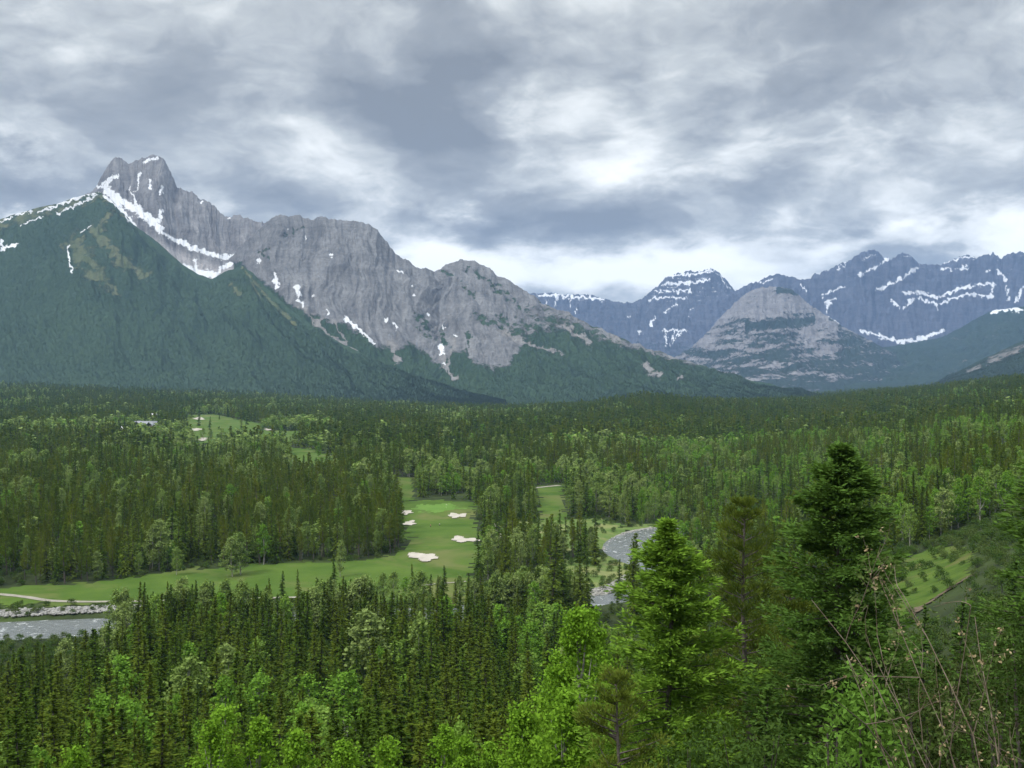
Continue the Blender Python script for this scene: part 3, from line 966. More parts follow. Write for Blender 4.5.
def tube(pts, radii, sides=6):
    P = np.array(pts, float)
    d = unit(np.gradient(P, axis=0))
    ref = np.where(np.abs(d[:, 2:3]) > .9, np.array([[1., 0, 0]]), np.array([[0, 0, 1.]]))
    s = unit(np.cross(d, ref))
    t = np.cross(s, d)
    a = np.arange(sides) / sides * 2 * np.pi
    V = P[:, None] + (s[:, None] * np.cos(a)[None, :, None] + t[:, None] * np.sin(a)[None, :, None]) * np.array(radii)[:, None, None]
    n = len(P)
    i = np.arange(n * sides).reshape(n, sides)
    j = np.roll(i, -1, axis=1)
    q = np.stack([i[:-1], j[:-1], j[1:], i[1:]], -1).reshape(-1, 4)
    return V.reshape(-1, 3), q


class Acc:
    def __init__(self):
        self.V, self.Q, self.T, self.n = [], [], [], 0

    def add(self, V, Q, tint=0.5):
        self.V.append(np.asarray(V, np.float32))
        self.Q.append(np.asarray(Q) + self.n)
        self.n += len(V)
        t = np.asarray(tint, np.float32)
        self.T.append(np.full(len(V), float(t), np.float32) if t.ndim == 0 else t)

    def mesh(self, name, mat):
        me = mesh_np(name, np.concatenate(self.V), np.concatenate(self.Q), None, [mat])
        add_attr(me, 'tint', np.concatenate(self.T))
        return me


def trunk_acc(H, r0, rg, lean=0.02, sides=6, top=0.97, wob=.01):
    A = Acc()
    h = np.linspace(0, top, 9)
    ph = rg.random(2) * 6.28
    P = np.stack([H * (lean * h ** 2 * math.cos(ph[0]) + wob * np.sin(h * 7 + ph[1])), H * (lean * h ** 2 * math.sin(ph[0]) + wob * np.cos(h * 6 + ph[0]) - wob * math.cos(ph[0])), H * h], -1)
    P[:, 0] -= P[0, 0]
    A.add(*tube(P, r0 * (1 - h) ** .8 + .012, sides))
    return A, lambda z: np.stack([np.interp(z, P[:, 2], P[:, 0]), np.interp(z, P[:, 2], P[:, 1]), z], -1)


def conifer(rg, H=18, R=2.0, start=.06, levels=30, per=9, cpb=7, clen=.30, cwid=.30, droop=.35, taper=.85, tufts=0, gap=.12, irregular=.22, up_top=.5, tipw=.5):
    """spruce-like crown: whorls of drooping boughs, each carrying flat sprays of needles"""
    A = Acc()
    TR, axis = trunk_acc(H, .012 * H + .03, rg)
    t = np.repeat(np.linspace(0, .985, levels), per)
    n = len(t)
    t = np.clip(t + (rg.random(n) - .5) * 1.1 / levels, 0, .985)
    keep = rg.random(n) > gap
    t = t[keep]
    n = len(t)
    az = rg.random(n) * 2 * np.pi
    bulge = np.clip(t / .10 + .55, 0, 1)
    side = 1 + irregular * np.sin(az * 2 + t * 9 + rg.random() * 6)
    r = R * ((1 - t) ** taper) * bulge * side * (1 - irregular + 2 * irregular * rg.random(n)) + .10
    z0 = H * (start + (1 - start) * t)
    b0 = axis(z0)
    out = np.stack([np.cos(az), np.sin(az), np.zeros(n)], -1)
    # pitch: lower boughs droop, the top ones rise
    pitch = -droop + (droop + up_top) * t ** 1.4 + (rg.random(n) - .5) * .25
    # cards along each bough
    f = (np.arange(cpb)[None] + .5 + (rg.random((n, cpb)) - .5) * .8) / cpb
    f = .12 + .88 * f
    F = f[..., None]
    rr = r[:, None, None]
    sag = -droop * .35 * (f ** 2 - .55 * f ** 5)[..., None] * rr
    side_v = np.stack([-np.sin(az), np.cos(az), np.zeros(n)], -1)
    lat = (rg.random((n, cpb, 1)) - .5) * .42 * rr * np.clip(1.15 - F, .1, 1)
    C = b0[:, None] + out[:, None] * rr * F * np.cos(pitch)[:, None, None] + side_v[:, None] * lat
    C[..., 2:] += rr * F * np.sin(pitch)[:, None, None] + sag
    C[..., 2] += (rg.random((n, cpb)) - .6) * .10 * r[:, None]
    spread = (rg.random((n, cpb, 1)) - .5) * 1.9
    d = unit(out[:, None] * np.cos(spread) + side_v[:, None] * np.sin(spread) + np.array([0, 0, 1.]) * (np.sin(pitch)[:, None, None] - .30 * droop + (rg.random((n, cpb, 1)) - .5) * .5))
    ln = (clen * (.45 + .55 * rr / R) * (.7 + .6 * rg.random((n, cpb, 1))))
    roll = (rg.random((n, cpb, 1)) - .5) * 2.0
    sv = unit(np.cross(d, np.array([0, 0, 1.])))
    uv = np.cross(sv, d)
    b = (sv * np.cos(roll) + uv * np.sin(roll)) * ln * cwid * (.8 + .5 * rg.random((n, cpb, 1)))
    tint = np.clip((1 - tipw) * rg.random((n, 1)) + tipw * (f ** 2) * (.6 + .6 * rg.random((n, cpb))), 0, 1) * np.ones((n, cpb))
    V, Q = cards(C.reshape(-1, 3), (d * ln).reshape(-1, 3), b.reshape(-1, 3))
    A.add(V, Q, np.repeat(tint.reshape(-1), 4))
    # leader
    k = 8
    zc = H * (1 - np.linspace(0, .06, k))
    C = axis(zc)
    a = rg.random(k) * 6.28
    dv = unit(np.stack([np.cos(a) * .5, np.sin(a) * .5, np.ones(k)], -1))
    sd2 = unit(np.cross(dv, np.array([0.3, 0.2, 0])))
    V, Q = cards(C, dv * clen * .55, sd2 * clen * .16)
    A.add(V, Q, .7)
    return TR, A


def pine(rg, H=18, R=1.7, start=.38, levels=18, per=6, puff=9, clen=.30, cwid=.35, psize=.55):
    """lodgepole-like: bare lower stem, short boughs ending in brushy puffs"""
    A = Acc()
    TR, axis = trunk_acc(H, .010 * H + .03, rg, .02)
    n = levels * per
    t = np.repeat(np.linspace(0, .97, levels), per) + (rg.random(n) - .5) * .8 / levels
    t = np.clip(t, 0, .98)
    az = rg.random(n) * 6.283
    env = np.clip(.35 + t / .35, 0, 1) * (1 - t) ** .62
    r = R * env * (.55 + .6 * rg.random(n)) + .15
    z0 = H * (start + (1 - start) * t)
    b0 = axis(z0)
    out = np.stack([np.cos(az), np.sin(az), .10 + .55 * t], -1)
    tipp = b0 + out * r[:, None]
    mid = b0 + out * r[:, None] * .55
    ps = psize * (.35 + .65 * env)[:, None, None]
    for ctr, k, s in ((tipp, puff, 1.0), (mid, max(2, puff // 2), .8)):
        o = rg.normal(size=(n, k, 3)) * np.array([.55, .55, .38])
        C = ctr[:, None] + o * ps * s
        d = unit(o + np.array([0, 0, .7]) + out[:, None] * .6)
        sv = unit(np.cross(d, rg.normal(size=(n, k, 3))))
        ln = clen * (.6 + .7 * rg.random((n, k, 1))) * (.5 + .5 * ps / psize)
        V, Q = cards(C.reshape(-1, 3), (d * ln).reshape(-1, 3), (sv * ln * cwid).reshape(-1, 3))
        tint = np.clip(rg.random((n, 1)) * .6 + rg.random((n, k)) * .4, 0, 1)
        A.add(V, Q, np.repeat(tint.reshape(-1), 4))
    if puff > 20:
        for i in range(n):
            TR.add(*tube([b0[i], (b0[i] + tipp[i]) / 2 - [0, 0, .05], tipp[i]], [.03, .02, .008], 4))
    # a few bare dead boughs on the stem
    for i in range(10):
        zz = H * (start * (.35 + .65 * rg.random()))
        a = rg.random() * 6.28
        p = axis(np.array([zz]))[0]
        L = R * (.3 + .4 * rg.random())
        TR.add(*tube([p, p + np.array([math.cos(a) * L * .6, math.sin(a) * L * .6, .05]), p + np.array([math.cos(a) * L, math.sin(a) * L, -.15])], [.03, .02, .008], 4))
    return TR, A


def broadleaf(rg, H=14, R=2.6, start=.25, clusters=60, leaves=26, leaf=.22, csize=.75, upright=1.0, gapn=.75, limbs=9):
    """poplar / aspen: slim stem, rising limbs, loose clusters of leaves with gaps between"""
    A = Acc()
    TR, axis = trunk_acc(H, .009 * H + .035, rg, .04, 6, .93)
    # cluster centres in a ragged spindle
    cs = []
    while len(cs) < clusters:
        t = rg.random() ** .8
        env = (math.sin(math.pi * min(1, (t * .86 + .12))) ** .75)
        a, q = rg.random() * 6.283, rg.random() ** .5
        z = H * (start + (1 - start) * t)
        p = np.array([math.cos(a) * R * env * q, math.sin(a) * R * env * q, z])
        if perlin(np.array([p[0] / R * 1.6 + 7 * a]), np.array([z / R * 1.1]))[0] > -.25 * gapn or rg.random() < .3:
            cs.append(p)
    cs = np.array(cs)
    cs[:, :2] += axis(cs[:, 2])[:, :2]
    n = len(cs)
    sz = csize * (.6 + .8 * rg.random((n, 1, 1)))
    o = rg.normal(size=(n, leaves, 3)) * np.array([.5, .5, .42])
    C = cs[:, None] + o * sz
    d = unit(rg.normal(size=(n, leaves, 3)) + np.array([0, 0, -.25]))
    sv = unit(np.cross(d, rg.normal(size=(n, leaves, 3)) + np.array([0, 0, .9])))
    ln = leaf * (.6 + .7 * rg.random((n, leaves, 1)))
    V, Q = cards(C.reshape(-1, 3), (d * ln).reshape(-1, 3), (sv * ln * .72).reshape(-1, 3))
    tint = np.clip(rg.random((n, 1)) * .55 + rg.random((n, leaves)) * .45, 0, 1)
    A.add(V, Q, np.repeat(tint.reshape(-1), 4))
    for i in rg.choice(n, min(limbs, n), replace=False):
        c = cs[i]
        zb = max(H * start * .8, c[2] - (1.2 * np.hypot(c[0], c[1]) + .12 * H))
        b = axis(np.array([zb]))[0]
        m = (b + c) / 2 + np.array([0, 0, -.04 * H])
        TR.add(*tube([b, m, c], [.006 * H, .004 * H, .012], 5))
    return TR, A


def join_mesh(name, TR, A, bark, leaf):
    V = np.concatenate(TR.V + A.V)
    Q = np.concatenate(TR.Q + [q + TR.n for q in A.Q])
    nt, na = sum(len(q) for q in TR.Q), sum(len(q) for q in A.Q)
    me = mesh_np(name, V, Q, None, [bark, leaf], False, np.concatenate([np.zeros(nt), np.ones(na)]))
    add_attr(me, 'tint', np.concatenate(TR.T + A.T))
    return me


# prototypes: [kind] -> list of (TR, A, bark, leaf, nominal height)
def protos(level):
    P = {'spruce': [], 'pine': [], 'aspen': [], 'poplar': []}
    g = np.random.default_rng(100 + level)
    if level == 0:        # near forest
        for i in range(5):
            P['spruce'].append((*conifer(g, 18, [2.3, 2.8, 2.1, 3.1, 2.5][i], .05, 32, 9, 10, .46, .32, .42), 18))
        for i in range(3):
            P['pine'].append((*pine(g, 18, 1.7, [.30, .38, .22][i], 20, 6, 10), 18))
        for i in range(4):
            P['aspen'].append((*broadleaf(g, 13, [2.1, 2.5, 1.8, 2.3][i], .22, 75, 26, .20, .62), 13))
        for i in range(4):
            P['poplar'].append((*broadleaf(g, 15, [2.6, 3.0, 2.3, 3.3][i], .16, 85, 26, .26, .80), 15))
    elif level == 1:      # middle distance
        for i in range(5):
            P['spruce'].append((*conifer(g, 18, [2.3, 2.7, 2.0, 3.0, 2.5][i], .05, 20, 7, 5, .70, .36, .42), 18))
        for i in range(4):
            P['pine'].append((*pine(g, 18, 1.7, [.30, .36, .2, .25][i], 13, 5, 4, .52, .42), 18))
        for i in range(3):
            P['aspen'].append((*broadleaf(g, 13, [2.2, 2.6, 2.0][i], .18, 45, 12, .42, .75, limbs=5), 13))
        for i in range(3):
            P['poplar'].append((*broadleaf(g, 15, [2.7, 3.2, 2.4][i], .14, 50, 12, .50, .9, limbs=5), 15))
    else:                 # far
        for i in range(4):
            P['spruce'].append((*conifer(g, 18, [2.2, 2.6, 2.0, 2.8][i], .04, 10, 6, 2, 1.5, .50, .42), 18))
        for i in range(2):
            P['pine'].append((*pine(g, 18, 2.0, .2, 8, 4, 2, 1.0, .5), 18))
        for i in range(2):
            P['aspen'].append((*broadleaf(g, 13, 2.6, .12, 26, 6, .85, .9, limbs=0), 13))
        for i in range(2):
            P['poplar'].append((*broadleaf(g, 15, 3.2, .10, 28, 6, 1.0, 1.0, limbs=0), 15))
    return P


LEAF = {'spruce': 'spruce', 'pine': 'pine', 'aspen': 'aspen', 'poplar': 'poplar'}
BARK = {'spruce': 'bark', 'pine': 'bark', 'aspen': 'pale_bark', 'poplar': 'pale_bark'}
PR = [protos(0), protos(1), protos(2)]
KINDS = ['spruce', 'pine', 'aspen', 'poplar']

# ------------------------------------------------------------------ where trees stand
CLEAR = [(FAIR_MAIN, 1.5), (FAIR_LEFT, 1.5)] + [(p, 3.0) for p, m in MEADOWS] + [(HILL_OPEN, 0)]
CLEAR.append(([(x, y) for x, y in hill_pts([(885, 76), (985, 76), (982, 236), (893, 222)])], 0))        # low scrub below the open slope


def pxy(X, Y, Z):
    return 512 + X / Y * FPX, HZ - Z / Y * FPX


def scatter():
    out = []
    bands = [(66, 130, 3.3, 3.3), (130, 330, 4.9, 4.9), (330, 560, 5.2, 5.6), (560, 950, 6.2, 7.6), (950, 1800, 8.0, 11.5), (1800, 3000, 8.5, 17.0), (3000, 4700, 10.0, 26.0)]
    for (d0, d1, sx, sy) in bands:
        ys = np.arange(d0, d1, sy)
        xs = np.arange(-d1 * .62 - 20, d1 * .62 + 20, sx)
        X, Y = np.meshgrid(xs, ys)
        X = X + (rng.random(X.shape) - .5) * sx * .95
        Y = Y + (rng.random(X.shape) - .5) * sy * .95
        m = (np.abs(X) < Y * .60 + 12)
        out.append(np.stack([X[m], Y[m]], -1))
    return np.concatenate(out)


P0 = scatter()
X, Y = P0[:, 0], P0[:, 1]
ok = np.ones(len(X), bool)
for poly, mg in CLEAR:
    if mg and np.mean([q[1] for q in poly]) > 1000:
        ok &= ~(in_poly(X, Y, poly) & (rng.random(len(X)) > .025))
        continue
    ok &= ~in_poly(X, Y, poly)
    if mg:
        for dx, dy in ((mg, 0), (-mg, 0), (0, mg), (0, -mg)):
            ok &= ~in_poly(X + dx, Y + dy, poly)
rd = river_dist(X, Y)
ok &= rd > 5
Z = ground_z(X, Y)
PXg, PYg = pxy(X, Y, Z)
# the open spot left of the river bend, the view slot over the left river reach, room round the foreground trees
ok &= ~((PXg > 505) & (PXg < 1100) & (Y < 75))
ok &= ~((PXg > 590) & (PXg < 900) & (Y < 95))
ok &= ~((np.abs(PXg - 40) < 78) & (Y > 262) & (Y < 345))
ok &= ~((np.abs(PXg - 650) < 26) & (Y > 405) & (Y < 480) & (rd < 22))
ok &= ~((np.abs(PXg - 606) < 12) & (Y > 325) & (Y < 380))
ok &= ~((np.abs(PXg - 146) < 15) & (Y > 1430) & (Y < 1585))
ok &= ~((PXg > 192) & (PXg < 238) & (Y > 1060) & (Y < 1260) & (rng.random(len(X)) < .85))
ok &= ~((PXg > 240) & (PXg < 300) & (Y > 1180) & (Y < 1320) & (rng.random(len(X)) < .7))
ok &= ~((np.abs(PXg - 124) < 8) & (Y > 1400) & (Y < 1500))
ok &= ~((np.abs(PXg - 153) < 6) & (Y > 1780) & (Y < 1910))
ok &= ~((PXg > 290) & (PXg < 335) & (Y > 820) & (Y < 1000))
ok &= ~((PXg < 470) & (Y > 338) & (Y < 388) & (X < 20) & (rd < 40))
dens = fbm(X / 60, Y / 60, 4)
thin = (dens < -.26) & (rng.random(len(X)) < .8) | (fbm(X / 22 + 9, Y / 40, 2) < -.34)
ok &= ~thin
X, Y, Z, PXg, PYg, rd = X[ok], Y[ok], Z[ok], PXg[ok], PYg[ok], rd[ok]
n = len(X)
# --- which kind grows where: patchy
patch = fbm(X / 120 + 5, Y / 170 + 2, 4) + .25 * fbm(X / 25, Y / 25, 2)
u = rng.random(n)
p_broad = np.where((PXg > 640) & (Y > 300), .20 + .66 * sstep(-.10, .32, patch), np.where(Y > 480, .14, .06) + .7 * sstep(.12, .40, patch))
AREAS = [  # (px, py, rx, ry, broadleaf chance) on the ground
    (225, 470, 150, 18, .42), (120, 500, 110, 16, .22), (455, 478, 70, 24, .72), (350, 560, 36, 18, .65), (235, 585, 50, 12, .30), (70, 590, 40, 10, .25),
    (520, 580, 60, 14, .55), (600, 545, 60, 16, .55), (90, 660, 90, 50, .26), (385, 600, 40, 14, .6), (760, 492, 80, 14, .8), (700, 467, 44, 8, 1.4), (900, 505, 80, 22, .8), (975, 440, 70, 14, .85),
    (880, 450, 90, 10, .75), (560, 540, 40, 20, .5), (480, 600, 40, 20, .4), (580, 690, 60, 60, .75), (240, 740, 40, 30, .3), (440, 740, 60, 40, .3), (960, 560, 60, 40, .45), (290, 450, 60, 10, .6)]
for ax, ay, arx, ary, ch in AREAS:
    w = np.exp(-((PXg - ax) / arx) ** 2 - ((PYg - ay) / ary) ** 2)
    p_broad = np.maximum(p_broad * (1 - .5 * w), ch * w * (.6 + .8 * (fbm(X / 30, Y / 30, 2) > -.05)))
p_broad = np.where((PXg < 400) & (Y > 375) & (Y < 620), np.minimum(p_broad, .16), p_broad)
p_far = .04 + .80 * sstep(.10, .20, fbm(X / 260 + 3, Y / 420 + 8, 4) + .10 * (PXg > 620)) 
p_broad = np.where(Y > 1000, p_far * np.where(Y > 1900, .6, 1.0) * np.where((PXg > 620) & (Y > 1150), .4, 1.0), p_broad)
isb = u < p_broad
u2 = rng.random(n)
right = PXg > 640 + 0 * X
pinezone = sstep(-.15, .2, fbm(X / 200 + 31, Y / 200, 3) + .25 * ((PXg < 420) & (Y > 380) & (Y < 900)))
kind = np.where(isb, np.where(right | (Y < 330), np.where((u2 < .8) | (Y < 160), 2, 3), np.where(u2 < .30, 2, 3)), np.where(u2 < .75 * pinezone * (Y > 330), 1, 0))
hs = np.clip(1.0 + .25 * rng.normal(size=n), .42, 1.5) * (1 + .28 * fbm(X / 70, Y / 110, 3))
hs *= np.where(Y < 130, .85, np.where(Y < 245, 1.08, np.where(Y < 335, 1.24, 1.0)))
hs *= np.where((PXg > 640) & (Y < 1200), .84, 1.0)
hs *= np.where(rd < 14, .75, 1.0)
hs = np.where((Y > 1800), hs * 1.0, hs)
nomh = np.array([18, 18, 13, 15])[kind]
hh = hs * nomh
# keep the near slope low enough to look over: tops stay under this row
cap = np.interp(PXg, [-50, 60, 108, 125, 150, 235, 300, 370, 420, 480, 560, 640, 760, 880, 1100], [662, 634, 622, 596, 582, 570, 572, 566, 582, 592, 604, 640, 600, 560, 480])
cap = np.maximum(cap, np.interp(Y, [66, 130, 200, 270], [716, 684, 634, 590]))
capm = (Y < 330)
topy = HZ - (Z + hh) / Y * FPX
lim_h = (HZ - cap - 42 * rng.random(n) ** 1.7) / FPX * Y - Z
hh = np.where(capm & (topy < cap), np.maximum(lim_h, .62 * nomh), hh)
dead = capm & (HZ - (Z + hh) / Y * FPX < cap - 10)
keep = ~dead
X, Y, Z, PXg, PYg, kind, hh, nomh = X[keep], Y[keep], Z[keep], PXg[keep], PYg[keep], kind[keep], hh[keep], nomh[keep]
n = len(X)

# trees lining both banks of the left reach
bk = RIV[(RIV[:, 0] > -122) & (RIV[:, 0] < 22) & (RIV[:, 1] < 392)]
ex = []
for bx0, by0, bw0 in bk:
    for q in range(7):
        ex.append((bx0 + rng.normal() * 4, by0 - bw0 / 2 - 3 - 9 * rng.random(), 0 if rng.random() < .7 else 3, 12.5 + 6 * rng.random()))
    for q in range(3):
        if bx0 > -95 and rng.random() < .62:
            ex.append((bx0 + rng.normal() * 5, by0 + bw0 / 2 + 2 + 7 * rng.random(), 3 if rng.random() < .6 else 0, 5.5 + 5 * rng.random()))
ex = np.array(ex)
exk = ex[:, 2].astype(int)
ez = ground_z(ex[:, 0], ex[:, 1])
epx, epy = pxy(ex[:, 0], ex[:, 1], ez)
X, Y, Z, PXg, PYg = (np.concatenate(t) for t in ((X, ex[:, 0]), (Y, ex[:, 1]), (Z, ez), (PXg, epx), (PYg, epy)))
kind, hh, nomh = np.concatenate([kind, exk]), np.concatenate([hh, ex[:, 3]]), np.concatenate([nomh, np.array([18, 18, 13, 15])[exk]])
n = len(X)

# trees the photograph lets one single out: (px, py of the foot, D or None, kind, height, label)
MARK = [
    (340, 578, None, 'poplar', 15.5, 'dark round-crowned poplar standing alone at the near edge of the fairway'),
    (333, 585, None, 'spruce', 12, 'small spruce leaning on the round poplar by the fairway'),
    (176, 575, None, 'poplar', 12, 'pale yellowish poplar on the fairway edge before dark forest wall'),
    (478, 577, None, 'spruce', 20, 'tall dark spruce right of the large lower bunker'),
    (488, 580, None, 'poplar', 18, 'pale tall poplar next to the dark spruce beside the green'),
    (506, 584, None, 'spruce', 22, 'dark spruce, left of a pair between fairway and river'),
    (515, 585, None, 'spruce', 20, 'dark spruce, right of a pair between fairway and river'),
    (578, 563, None, 'spruce', 19, 'dark spruce in a tight trio left of the river bend, leftmost'),
    (586, 564, None, 'spruce', 20, 'dark spruce in a tight trio left of the river bend, middle'),
    (596, 566, None, 'spruce', 18, 'dark spruce in a tight trio left of the river bend, rightmost'),
    (619, 597, None, 'spruce', 17, 'slim dark spruce alone on the gravel between two river reaches'),
    (626, 588, None, 'poplar', 7, 'small bright bush-like poplar by the slim spruce on the gravel'),
    (488, 538, None, 'spruce', 22, 'broad dark spruce right of the putting green bunker'),
    (497, 540, None, 'spruce', 21, 'second dark spruce right of the putting green bunker'),
    (534, 523, None, 'spruce', 22, 'tall spruce beside the far path clearing'),
    (203, 440, None, 'poplar', 16, 'round tree on the distant fairway, left one of two'),
    (211, 440, None, 'poplar', 14, 'round tree on the distant fairway, right one of two'),
    (240, 575, None, 'poplar', 18, 'pale airy poplar against the dark forest wall left of fairway'),
    (232, 577, None, 'poplar', 17, 'pale poplar with thin crown beside the airy one'),
    (412, 592, None, 'spruce', 11, 'small spruce at the foot of the large lower bunker'),
    (228, 672, None, 'spruce', 21, 'tallest spruce spire rising over the left fairway from the near stand'),
    (150, 690, None, 'spruce', 22, 'spruce spire at the left end of the near stand beside the river'),
    (292, 668, None, 'spruce', 20, 'spruce spire above the near stand below the long fairway'),
    (384, 603, None, 'poplar', 11, 'grey green poplar at the near fairway edge, leftmost of the clump before the big bunker'),
    (394, 605, None, 'poplar', 12, 'grey green poplar in the middle of the clump before the big bunker'),
    (405, 604, None, 'aspen', 10, 'small leafy tree at the right of the clump before the big bunker'),
    (430, 606, None, 'spruce', 13, 'pointed spruce before the fairway below the big bunker'),
    (444, 604, None, 'spruce', 15, 'pointed spruce before the fairway, tallest below the big bunker'),
    (455, 606, None, 'spruce', 12, 'short pointed spruce before the fairway right of the tallest one'),
    (283, 605, None, 'spruce', 13, 'pointed spruce on the near bank side of the long fairway, left of two'),
    (298, 606, None, 'spruce', 14, 'pointed spruce on the near bank side of the long fairway, right of two'),
    (66, 668, 262, 'poplar', 15, 'light green poplar at the river edge, lower left'),
]
mk = []
for px, py, D, kd, h, lab in MARK:
    if D is None:
        x, y = flat(px, py)
    else:
        x, y = (px - 512) / FPX * D, D
    mk.append((x, y, float(ground_z(x, y)), KINDS.index(kd), h, lab))
for x, y, z, k, h, lab in mk:      # clear the scatter around them
    m = (np.hypot(X - x, (Y - y)) > 3.0) & ~((np.abs((X / Y - x / y) * FPX) < 7) & (Y < y) & (Y > y * .82) & (HZ - (Z + hh) / Y * FPX < HZ - (z + h * .35) / y * FPX))
    X, Y, Z, PXg, PYg, kind, hh, nomh = X[m], Y[m], Z[m], PXg[m], PYg[m], kind[m], hh[m], nomh[m]
n = len(X)

# ------------------------------------------------------------------ which trees are built one by one: the largest in view
HEROBOX = [(600, 520, 740, 768), (700, 505, 795, 768), (770, 445, 900, 768), (530, 620, 640, 768), (895, 590, 1024, 768)]
buf = np.zeros((192, 256), bool)
for a, b, c, d in HEROBOX:
    buf[b // 4:d // 4, (a + 10) // 4:(c - 10) // 4] = True
order = np.argsort(Y)
sel = {k: [] for k in range(4)}
wid = np.array([2.0, 1.7, 2.2, 2.8])
for i in order[:16000]:
    k = kind[i]
    if len(sel[k]) >= 300 or Y[i] > 700:
        continue
    s = FPX / Y[i]
    cx, ty, by = PXg[i], HZ - (Z[i] + hh[i]) * s, HZ - Z[i] * s
    w = wid[k] * s * .75
    x0, x1 = int((cx - w) / 4), int((cx + w) / 4) + 1
    y0, y1 = int(ty / 4), int(by / 4) + 1
    x0, x1, y0, y1 = max(x0, 0), min(x1, 256), max(y0, 0), min(y1, 192)
    if x1 <= x0 or y1 <= y0:
        continue
    sub = buf[y0:y1, x0:x1]
    if (~sub).sum() >= 3:
        sel[k].append(i)
    t0 = y0 + (y1 - y0) // 5
    buf[t0:y1, x0:x1] = True
    
chosen = np.zeros(n, bool)
for k in sel:
    chosen[sel[k]] = True


def zone(i):
    px, y = PXg[i], Y[i]
    if y < 130:
        a = 'on the steep near slope'
        b = 'at the bottom left of the view' if px < 260 else 'at the bottom centre of the view' if px < 640 else 'behind the foreground spruces'
        return a + ' ' + b
    if px > 860 and y < 420:
        return 'around the open grassy slope and dirt bank on the right'
    if px > 640:
        return 'on the hillside behind the foreground spruces, right of the river'
    if y < 235:
        return 'halfway down the near slope, left part' if px < 200 else 'halfway down the near slope, middle part' if px < 420 else 'halfway down the near slope, beside the foreground aspens'
    if y < 345:
        return 'by the left river reach' if px < 130 else 'in the dense stand below the long fairway' if px < 330 else 'in the dense stand below the bunkers' if px < 480 else 'in the stand before the river bend'
    if y < 480:
        return 'along the forest wall behind the long fairway' if px < 410 else 'between the fairway and the river bend'
    return 'deep in the forest beyond the long fairway' if px < 410 else 'around the far end of the green and river'


WORDS = {'spruce': ('spruce_tree', 'spruce', ['slender dark green', 'short dark green', 'full-skirted dark green']),
         'pine': ('pine_tree', 'pine', ['tall olive green', 'short olive green', 'olive green']),
         'aspen': ('aspen_tree', 'aspen', ['tall bright green', 'small bright green', 'bright green']),
         'poplar': ('poplar_tree', 'poplar', ['tall pale green', 'small pale green', 'pale green'])}
PARTS = {}
for k in KINDS:
    PARTS[k] = []
    for TR, A, h in PR[0][k]:
        PARTS[k].append((TR.mesh('trunk', M[BARK[k]]), A.mesh('crown', M[LEAF[k]]), h))


def plant(k, x, y, z, h, label, group=None, var=None):
    pt = PARTS[k][rng.integers(len(PARTS[k])) if var is None else var]
    s = h / pt[2]
    w = s * (.80 + .55 * rng.random()) if h > 12 else s * 1.15
    r = empty(WORDS[k][0], (x, y, z - .15), rng.random() * 6.28, (w, w, s))
    tag(r, label, WORDS[k][1], group)
    obj('trunk', pt[0], r)
    obj('crown', pt[1], r)
    return r


for k in range(4):
    kd = KINDS[k]
    for i in sel[k]:
        zn = zone(i)
        plant(kd, X[i], Y[i], Z[i], hh[i], '%s %s' % ({'spruce': 'dark green spruce', 'pine': 'olive green pine', 'aspen': 'bright green aspen', 'poplar': 'pale green poplar'}[kd], zn),
              '%s trees %s' % (kd, zn))
for x, y, z, k, h, lab in mk:
    plant(KINDS[k], x, y, z, h, lab)


# ------------------------------------------------------------------ the rest of the forest: one object per kind
def scatter_object(name, x, y, z, form, w, h, meshes, label, cat):
    """one object: instances of a few forms on a cloud of points"""
    pc = bpy.data.collections.new(name + '_forms')       # the forms the instances are made of; not linked to the scene
    for c, me in enumerate(meshes):
        pc.objects.link(bpy.data.objects.new('%s_form_%02d' % (name, c), me))
    me = bpy.data.meshes.new(name)
    V = np.stack([x, y, z - .2], -1).astype(np.float32)
    me.vertices.add(len(V))
    me.vertices.foreach_set('co', V.ravel())
    add_attr(me, 'size', np.stack([w, w, h], -1), 'FLOAT_VECTOR')
    add_attr(me, 'turn', np.stack([h * 0, h * 0, rng.random(len(x)) * 6.283], -1), 'FLOAT_VECTOR')
    a = me.attributes.new('form', 'INT', 'POINT')
    a.data.foreach_set('value', np.asarray(form, np.int32))
    o = obj(name, me)
    tag(o, kind='stuff', label=label, cat=cat)
    ng = bpy.data.node_groups.new(name + '_scatter', 'GeometryNodeTree')
    ng.interface.new_socket('Geometry', in_out='INPUT', socket_type='NodeSocketGeometry')
    ng.interface.new_socket('Geometry', in_out='OUTPUT', socket_type='NodeSocketGeometry')
    N, L = ng.nodes, ng.links
    gi, go = N.new('NodeGroupInput'), N.new('NodeGroupOutput')
    ci = N.new('GeometryNodeCollectionInfo')
    ci.inputs['Collection'].default_value = pc
    ci.inputs['Separate Children'].default_value = True
    ci.inputs['Reset Children'].default_value = True
    ip = N.new('GeometryNodeInstanceOnPoints')
    ip.inputs['Pick Instance'].default_value = True
    mp = N.new('GeometryNodeMeshToPoints')

    def named(nm, typ):
        a = N.new('GeometryNodeInputNamedAttribute')
        a.data_type = typ
        a.inputs['Name'].default_value = nm
        return a.outputs['Attribute']
    L.new(gi.outputs[0], mp.inputs['Mesh'])
    L.new(mp.outputs[0], ip.inputs['Points'])
    L.new(ci.outputs[0], ip.inputs['Instance'])
    L.new(named('form', 'INT'), ip.inputs['Instance Index'])
    L.new(named('turn', 'FLOAT_VECTOR'), ip.inputs['Rotation'])
    L.new(named('size', 'FLOAT_VECTOR'), ip.inputs['Scale'])
    L.new(ip.outputs[0], go.inputs[0])
    md = o.modifiers.new('scatter', 'NODES')
    md.node_group = ng
    return o


